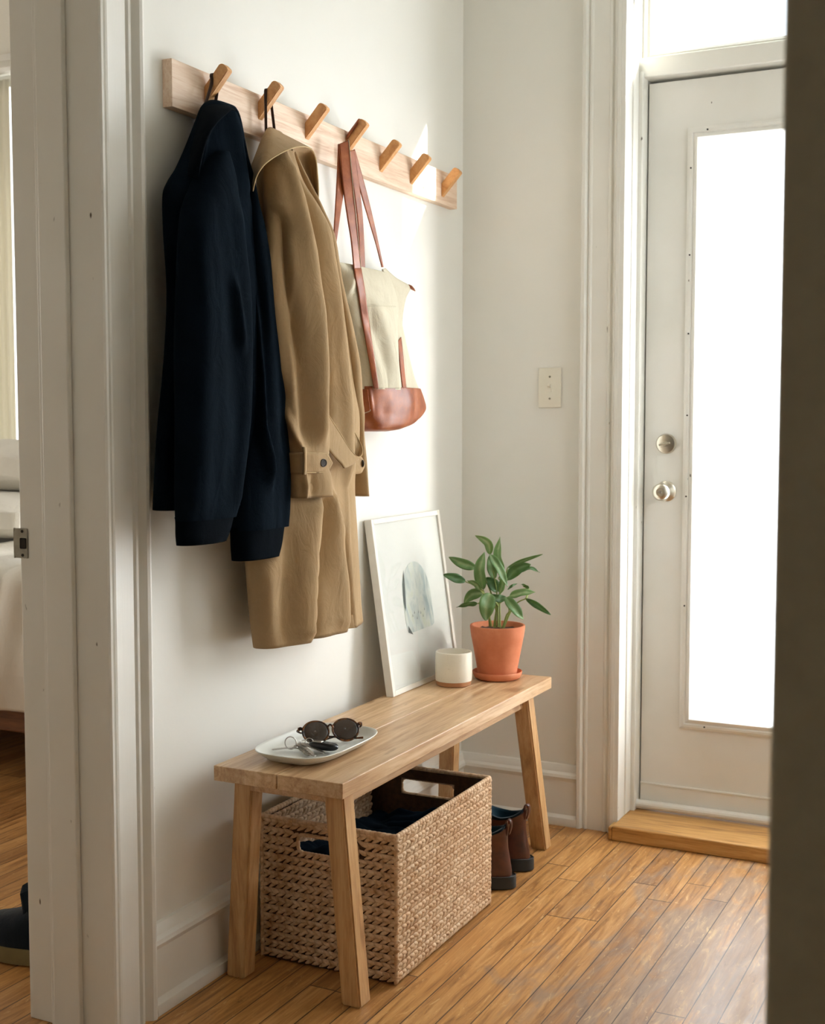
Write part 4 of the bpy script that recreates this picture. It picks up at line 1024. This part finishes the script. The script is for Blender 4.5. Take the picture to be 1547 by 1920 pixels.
for c, s, e in ((A_, -1, 1), (B_, 1, -1)):
    h0 = SG(c, s*(rl+.008), .0090, -.003)
    p1 = h0-za*.010; end = PZ(681, 1383, .4615) if s < 0 else SG(A_, -.0, -.010, -.020)
    if s > 0: end = Vector((end.x, end.y, .462))
    p2 = p1.lerp(end, .15)-Vector((0,0,.004))-tow*.004; p3 = p1.lerp(end, .75); p3.z = .4625
    mb = MB(); ln = smooth_line([tuple(h0), tuple(p1), tuple(p2), tuple(p3), tuple(end)], 24)
    mb.tube([Vector(p) for p in ln], [.0024+.0012*max(0, k/23-.6) for k in range(24)], 10, flat=.7); mb.build('temple', M['tortoise'], sg, True)
# keys
ks = thing('key_bunch', 'bunch of metal keys with a black car fob lying in the tray', 'keys', tuple(PZ(575, 1400, TZ)))
K = lambda x, y, z: PZ(x, y, z)
mb = MB()
def ring(c, r_, n, th, seg=40, turns=1):
    n = Vector(n).normalized(); a = n.orthogonal().normalized(); b = n.cross(a)
    mb.tube([c+a*r_*math.cos(2*math.pi*k/seg)+b*r_*math.sin(2*math.pi*k/seg)+n*.0 for k in range(seg)], th, 8, closed=True)
ring(K(545, 1393, .4735), .0125, (.75,-.45,.35), .0011); ring(K(545.5, 1393, .4745), .0123, (.73,-.48,.35), .0009)
mb.build('split_ring', M['steel'], ks, True)
mb = MB(); ring(K(572, 1393, .471), .010, (.3,-.2,.9), .0011); ring(K(580, 1391, .4725), .008, (.5,-.5,.6), .0011); ring(K(553, 1402, .466), .006, (-.2,.3,.9), .0012)
mb.build('split_ring', M['steel'], ks, True)
def key(a, b, w=.0105, th=.0020, mat='steel', name='key'):
    """bow at a, blade to b"""
    a, b = Vector(a), Vector(b); L = (b-a).length; x = (b-a).normalized(); z = Vector((0,0,1)); z = (z-x*z.dot(x)).normalized(); y = z.cross(x)
    pts = []
    for k in range(18):
        t = math.pi*.22+ (2*math.pi-math.pi*.44)*k/17
        pts.append((w*math.cos(t)*.95, w*math.sin(t)))
    bl = [(w*1.1, -.0042), (L*.42, -.0042)]
    n = 9
    for k in range(n): bl += [(L*.42+(L*.5)*(k/n), -.0042+(.0018 if k % 2 else .0004)), (L*.42+(L*.5)*((k+.5)/n), -.0042+(.0002 if k % 3 else .0020))]
    bl += [(L*.96, -.0022), (L, 0), (L*.96, .0040), (w*1.1, .0042)]
    poly = pts[::-1] ; out = [a+x*px_+y*py_ for px_, py_ in (bl+[(p[0], p[1]) for p in pts])]
    mb = MB(); mb.prism(out, -z*th/2, z*th/2)
    mb.build(name, M[mat], ks)
key(K(549,1401,.4635), K(510,1405,.4610), .0085)
key(K(566,1397,.4675), K(590,1418,.4605), .0110, .0026)
key(K(560,1400,.4650), K(578,1417,.4595), .0105, .0022, 'worn_metal')
key(K(574,1396,.4695), K(608,1412,.4610), .0085, .0020)
a, b = K(580, 1395, .4690), K(634, 1402, .4670); x = (b-a).normalized(); z = Vector((0,0,1)); y = z.cross(x)
mb = MB(); rows = []; L = (b-a).length
for k in range(26):
    s = k/25; e = max(.02, 1-abs(2*s-1)**4)**.5; cw = .0145*e*(1-.10*s); ch = .0080*e
    rows.append([a+x*L*s+y*math.copysign(abs(math.cos(t))**.6, math.cos(t))*cw+z*math.copysign(abs(math.sin(t))**.7, math.sin(t))*ch for t in [2*math.pi*q/28 for q in range(28)]])
mb.grid(rows, True, True, True); fob = mb.build('car_fob', M['black_plastic'], ks, True, (), 60)
mb = MB(); c = a+x*L*.30+z*.0078; mb.box(c-Vector((.010,.006,.0008)), c+Vector((.010,.006,.0010)), .0008, 2, Matrix.Rotation(math.atan2(x.y, x.x), 3, 'Z'))
mb.build('fob_trim', M['steel'], fob)
# ------------------------------------------------------------------ woven basket
QX0, QX1, QY0, QY1, QZ = .072, .387, 2.200, 2.672, .302
bk = thing('basket', 'rectangular woven water hyacinth basket with cut-out handles under the bench', 'basket', ((QX0+QX1)/2, (QY0+QY1)/2, 0))
hx0, hx1, hz0, hz1 = .160, .300, .238, .276
def strand(mb, c, d, n, L, w, t):
    """leaf-shaped plait strand: centre, long direction, outward normal"""
    s = d.cross(n).normalized(); seg = 8; rows = []; prof = ((-.5,.08),(-.36,.38),(-.12,.74),(.12,1.0),(.32,.94),(.44,.58),(.5,.12))
    for u, f in prof:
        o = c+d*(L*u)-n*(t*.9*(abs(u)*2)**2)
        rows.append([o+s*(w/2*f*math.cos(2*math.pi*k/seg))+n*(t*f*math.sin(2*math.pi*k/seg)) for k in range(seg)])
    mb.grid(rows, True, True, True)
def weave_panel(name, p0, along, n, length, height, hole=None, z0=.006):
    mb = MB(); pu = .0178; pv = .0176; nu = round(length/pu); pu = length/nu; nv = int((height-z0)/pv); pv = (height-z0)/nv
    rnd = random.Random(hash(name) % 97 if False else len(name)+int(length*1000))
    for j in range(nv):
        for i in range(nu):
            for h in (0, 1):
                u = (i+.5+(.12 if h else -.08))*pu; v = z0+(j+(.25 if h == 0 else .74))*pv
                if hole and hole[0]-.008 < u < hole[1]+.008 and hole[2]-.004 < v < hole[3]+.004: continue
                ang = math.radians((30 if h == 0 else -15)+rnd.uniform(-6, 6))
                d = (along*math.cos(ang)+Vector((0,0,1))*math.sin(ang)+n*.07).normalized()
                c = p0+along*u+Vector((0,0,v))+n*(.0016+rnd.uniform(-.0006,.0008))
                strand(mb, c, d, n, .0290*rnd.uniform(.94,1.08), (.0092 if h == 0 else .0104)*rnd.uniform(.92,1.1), .0042)
    return mb.build(name, M['weave'], bk, True, (), 180)
pan = []
pan.append(weave_panel('woven_side', Vector((QX1, QY0, 0)), Vector((0,1,0)), Vector((1,0,0)), QY1-QY0, QZ))
pan.append(weave_panel('woven_end', Vector((QX0, QY0, 0)), Vector((1,0,0)), Vector((0,-1,0)), QX1-QX0, QZ, (hx0-QX0, hx1-QX0, hz0, hz1)))
pan.append(weave_panel('woven_end', Vector((QX1, QY1, 0)), Vector((-1,0,0)), Vector((0,1,0)), QX1-QX0, QZ, (QX1-hx1, QX1-hx0, hz0, hz1)))
pan.append(weave_panel('woven_side', Vector((QX0, QY1, 0)), Vector((0,-1,0)), Vector((-1,0,0)), QY1-QY0, QZ))
# inner face of the side by the wall, seen over the rim
ii = weave_panel('woven_lining', Vector((QX0+.006, QY0+.004, 0)), Vector((0,1,0)), Vector((1,0,0)), QY1-QY0-.008, QZ-.004)
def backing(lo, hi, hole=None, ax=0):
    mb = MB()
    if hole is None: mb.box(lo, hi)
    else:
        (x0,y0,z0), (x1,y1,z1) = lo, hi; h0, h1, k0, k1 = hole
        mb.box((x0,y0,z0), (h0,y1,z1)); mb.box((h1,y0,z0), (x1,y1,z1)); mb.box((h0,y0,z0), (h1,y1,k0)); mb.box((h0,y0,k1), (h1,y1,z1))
    return mb.build('shade_backing', M['weave_shade'], bk)  # dark sheet added so the gaps in the weave read as shade
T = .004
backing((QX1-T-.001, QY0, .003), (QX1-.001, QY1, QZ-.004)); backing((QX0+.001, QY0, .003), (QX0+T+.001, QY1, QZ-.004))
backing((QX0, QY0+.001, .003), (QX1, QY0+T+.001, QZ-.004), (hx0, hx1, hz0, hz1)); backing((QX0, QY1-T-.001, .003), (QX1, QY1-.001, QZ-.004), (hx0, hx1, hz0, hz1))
mb = MB(); mb.box((QX0+.002, QY0+.002, .002), (QX1-.002, QY1-.002, .008)); mb.build('basket_floor', M['weave_shade'], bk)
def wrap_rim(name, pts, r_, closed, pitch=.011):
    """rope rim: core plus wound wraps"""
    mb = MB(); pts = [Vector(p) for p in pts]; segs = list(zip(pts, pts[1:]+([pts[0]] if closed else [])))
    if not closed: segs = segs[:len(pts)-1]
    for a, b in segs:
        L = (b-a).length; n = max(1, int(L/pitch)); d = (b-a).normalized()
        side = Vector((0,0,1)).cross(d)
        if side.length < .1: side = Vector((1,0,0))
        side.normalize(); upv = d.cross(side)
        for k in range(n):
            c = a.lerp(b, (k+.5)/n); ring_ = []
            rows = []
            for q in (-.5,-.3,0,.3,.5):
                rr_ = r_*(1-.9*abs(q)**2.2); o_ = c+d*(L/n*q*1.05)
                rows.append([o_+side*rr_*math.cos(t)+upv*rr_*math.sin(t)+d*(.0022*math.cos(t)) for t in [2*math.pi*w_/12 for w_ in range(12)]])
            mb.grid(rows, True, True, True)
    return mb.build(name, M['weave'], bk, True, (), 180)
wrap_rim('rim', [(QX0,QY0,QZ), (QX1,QY0,QZ), (QX1,QY1,QZ), (QX0,QY1,QZ)], .0058, True)
for yy in (QY0, QY1):
    e = .012
    pts = [(hx0+e,yy,hz0),(hx1-e,yy,hz0),(hx1-.003,yy,hz0+.003),(hx1,yy,hz0+e),(hx1,yy,hz1-e),(hx1-.003,yy,hz1-.003),(hx1-e,yy,hz1),(hx0+e,yy,hz1),(hx0+.003,yy,hz1-.003),(hx0,yy,hz1-e),(hx0,yy,hz0+e),(hx0+.003,yy,hz0+.003)]
    wrap_rim('handle_rim', pts, .0042, True, .008)
for x, y in ((QX0,QY0),(QX1,QY0),(QX1,QY1),(QX0,QY1)): wrap_rim('corner_binding', [(x,y,.004),(x,y,QZ)], .0052, False, .012)
# folded dark cloth in the basket
mb = MB(); rows = []
NX, NY = 70, 90
for i in range(NY):
    y = lerp(QY0+.014, QY1-.014, i/(NY-1)); row = []
    for j in range(NX):
        x = lerp(QX0+.018, QX1-.014, j/(NX-1)); e = min(1, min(i, NY-1-i)/8, min(j, NX-1-j)/8)
        z = .205+.040*noise.noise(Vector((x*7+1, y*6, 3)))+.018*noise.noise(Vector((x*22, y*9, 7)))+.018*abs(noise.noise(Vector((x*9, y*24, 1))))-.03*(1-e)**2+.02*(y-2.4)
        row.append(Vector((x, y, z)))
    rows.append(row)
bot = [[Vector((p.x, p.y, .02)) for p in row] for row in (rows[0], rows[-1])]
mb.grid([bot[0]]+rows+[bot[1]])
o = mb.build('folded_cloth', M['navy'], None, True, (), 180); tag(o, 'dark navy cloth bundled inside the woven basket', 'cloth')
# ------------------------------------------------------------------ boots
def boot(label, heel, ang, z=0.0005):
    h = Vector(heel); d = Vector((math.cos(ang), math.sin(ang), 0)); L = .285
    c = h+d*L/2
    root = thing('boot', label, 'boot', (c.x, c.y, 0), 'pair of brown leather boots under the bench')
    so = outline(c.x, c.y, L, .098, ang, 48, .85)
    shoe_sole('sole', M['sole'], root, so, z, z+.030, .004)
    c_ = sum(so, Vector())/len(so); mb = MB()
    mb.tube([p+(p-c_).normalized()*.0025+Vector((0,0,z+.031)) for p in so], .0018, 6, closed=True); mb.build('welt', M['sole'], root, True)
    ins = [c_+(p-c_)*.955 for p in so]
    HB = .122
    up, rws, oc, d_, s_ = boot_upper('upper', M['boot'], root, ins, z+.029, ang, L, HB, .070, (.056,.040), .060, 1.6, .0)
    top = rws[-2]; n = len(top)
    # dip the sides of the opening, heel tab up
    for v in up.data.vertices:
        if v.co.z > z+.10:
            q = Vector((v.co.x, v.co.y, 0))-oc; f = (v.co.z-z-.10)/.05
            v.co.z += f*(-.022*abs(q.dot(s_))/.04+.006*max(0, -q.dot(d_))/.05)
    # lining: a cup sunk inside the opening
    ring0 = []
    for k in range(n):
        a = 2*math.pi*k/n; q = d_*math.cos(a)*.052+s_*math.sin(a)*.036
        zt = z+.029+HB+(-.022*abs(q.dot(s_))/.04+.006*max(0, -q.dot(d_))/.05)
        ring0.append((q, zt))
    mb = MB(); mb.grid([[oc+q*1.0+Vector((0,0,zt+.0015)) for q, zt in ring0], [oc+q*.93+Vector((0,0,zt+.003)) for q, zt in ring0], [oc+q*.88+Vector((0,0,zt-.004)) for q, zt in ring0], [oc+q*.80+Vector((0,0,zt-.018)) for q, zt in ring0], [oc+q*.62+Vector((0,0,zt-.030)) for q, zt in ring0]], True, False, True)
    mb.build('lining', M['teal_lining'], root, True, (), 180)
    # pull tab at the heel and the seam strip below it
    hb = oc-d_*.056; zt = z+.029+HB
    line = [tuple(hb-d_*-.004+Vector((0,0,zt-.022))), tuple(hb+d_*.006+Vector((0,0,zt+.004))), tuple(hb+d_*.002+Vector((0,0,zt+.016))), tuple(hb-d_*.005+Vector((0,0,zt+.013))), tuple(hb-d_*.006+Vector((0,0,zt-.002))), tuple(hb-d_*.001+Vector((0,0,zt-.020)))]
    rows = [[Vector(p)-s_*.007, Vector(p), Vector(p)+s_*.007] for p in smooth_line(line, 30)]
    mb = MB(); mb.grid(rows); mb.build('pull_tab', M['boot'], root, True, [('SOLIDIFY', dict(thickness=.002, offset=0))], 180)
boot('dark brown leather boot under the bench nearest the camera, beside the basket', (.398, 2.802, 0), math.radians(184))
boot('dark brown leather boot standing farther back, against the bench leg', (.392, 2.935, 0), math.radians(178))
settle()
# ------------------------------------------------------------------ light
def area(name, loc, rot, sx, sy, power, col=(1,1,1), spread=180):
    l = bpy.data.lights.new(name, 'AREA'); l.shape = 'RECTANGLE'; l.size = sx; l.size_y = sy; l.energy = power; l.color = col; l.spread = math.radians(spread)
    o = bpy.data.objects.new(name, l); COL.objects.link(o); o.location = loc; o.rotation_euler = rot; return o
# daylight arriving at the front door glass and the transom
area('door_daylight', ((gx0+gx1)/2, DY+.05, (gz0+gz1)/2), (math.radians(-90), 0, 0), gx1-gx0, gz1-gz0, P_DOOR, (.95, .975, 1))
area('transom_daylight', ((tx0+tx1)/2, DY+.10, (tz0+tz1)/2), (math.radians(-90), 0, 0), tx1-tx0, tz1-tz0, P_TRAN, (.96, .985, 1))
area('added_side_light', (1.60, 2.85, 1.55), (0, math.radians(90), 0), 1.1, .6, P_SIDE, (.93, .97, 1))  # added lamp at the made-up side window, lights the left wall
area('bedroom_daylight', ((wL+wR)/2, BW+.2, 1.5), (math.radians(-90), 0, 0), 1.2, 1.5, P_BED, (1, .99, .96))
area('camera_room_fill', (1.9, -2.45, 1.5), (math.radians(90), 0, 0), 1.2, 1.3, P_BACK, (.88, .94, 1))  # added fill lamp behind the camera; the back wall has no window
area('bedroom_fill', (-4.4, 2.2, 1.5), (0, math.radians(-90), 0), 1.3, 1.4, P_BED2, (1, .98, .95))  # added fill lamp for the bed and floor; that wall has no window
area('low_sun_through_door', (2.35, 4.02, 1.38), Vector((-.93, -.36, -.16)).to_track_quat('-Z', 'Y').to_euler(), .34, .9, P_BEAM, (1, .97, .90), 36)
area('sun_glow_through_door', (2.30, 5.30, 1.62), (Vector((.02, 2.0, 1.25))-Vector((2.30, 5.30, 1.62))).to_track_quat('-Z', 'Y').to_euler(), .9, .9, P_GLOW, (.93, .97, 1), 60)
sl = bpy.data.lights.new('sun', 'SUN'); sl.energy = P_SUN; sl.angle = math.radians(.8); sl.color = (1, .96, .88)
so_ = bpy.data.objects.new('sun', sl); COL.objects.link(so_)
so_.rotation_euler = Vector((-.515, -.22, -.27)).to_track_quat('-Z', 'Y').to_euler()
w = bpy.data.worlds.new('sky'); SC.world = w; w.use_nodes = True
w.node_tree.nodes['Background'].inputs[0].default_value = (.86, .93, 1, 1); w.node_tree.nodes['Background'].inputs[1].default_value = P_SKY
# ------------------------------------------------------------------ camera
cd = bpy.data.cameras.new('camera'); co = bpy.data.objects.new('camera', cd); COL.objects.link(co); SC.camera = co
cd.sensor_fit = 'HORIZONTAL'; cd.sensor_width = 24.0; cd.lens = 24.0*FPX/1547; cd.clip_start = .02
co.location = CAM; co.rotation_euler = Matrix((CR, CU, -CF)).transposed().to_euler()
cd.dof.use_dof = True; cd.dof.focus_distance = 2.65; cd.dof.aperture_fstop = 5.6
SC.view_settings.view_transform = 'Standard'; SC.view_settings.look = 'None'; SC.view_settings.gamma = 1; SC.view_settings.exposure = EXPO
SC.view_settings.use_curve_mapping = False
SC.cycles.use_denoising = True
SC.cycles.max_bounces = 10; SC.cycles.diffuse_bounces = 6; SC.cycles.sample_clamp_indirect = 6
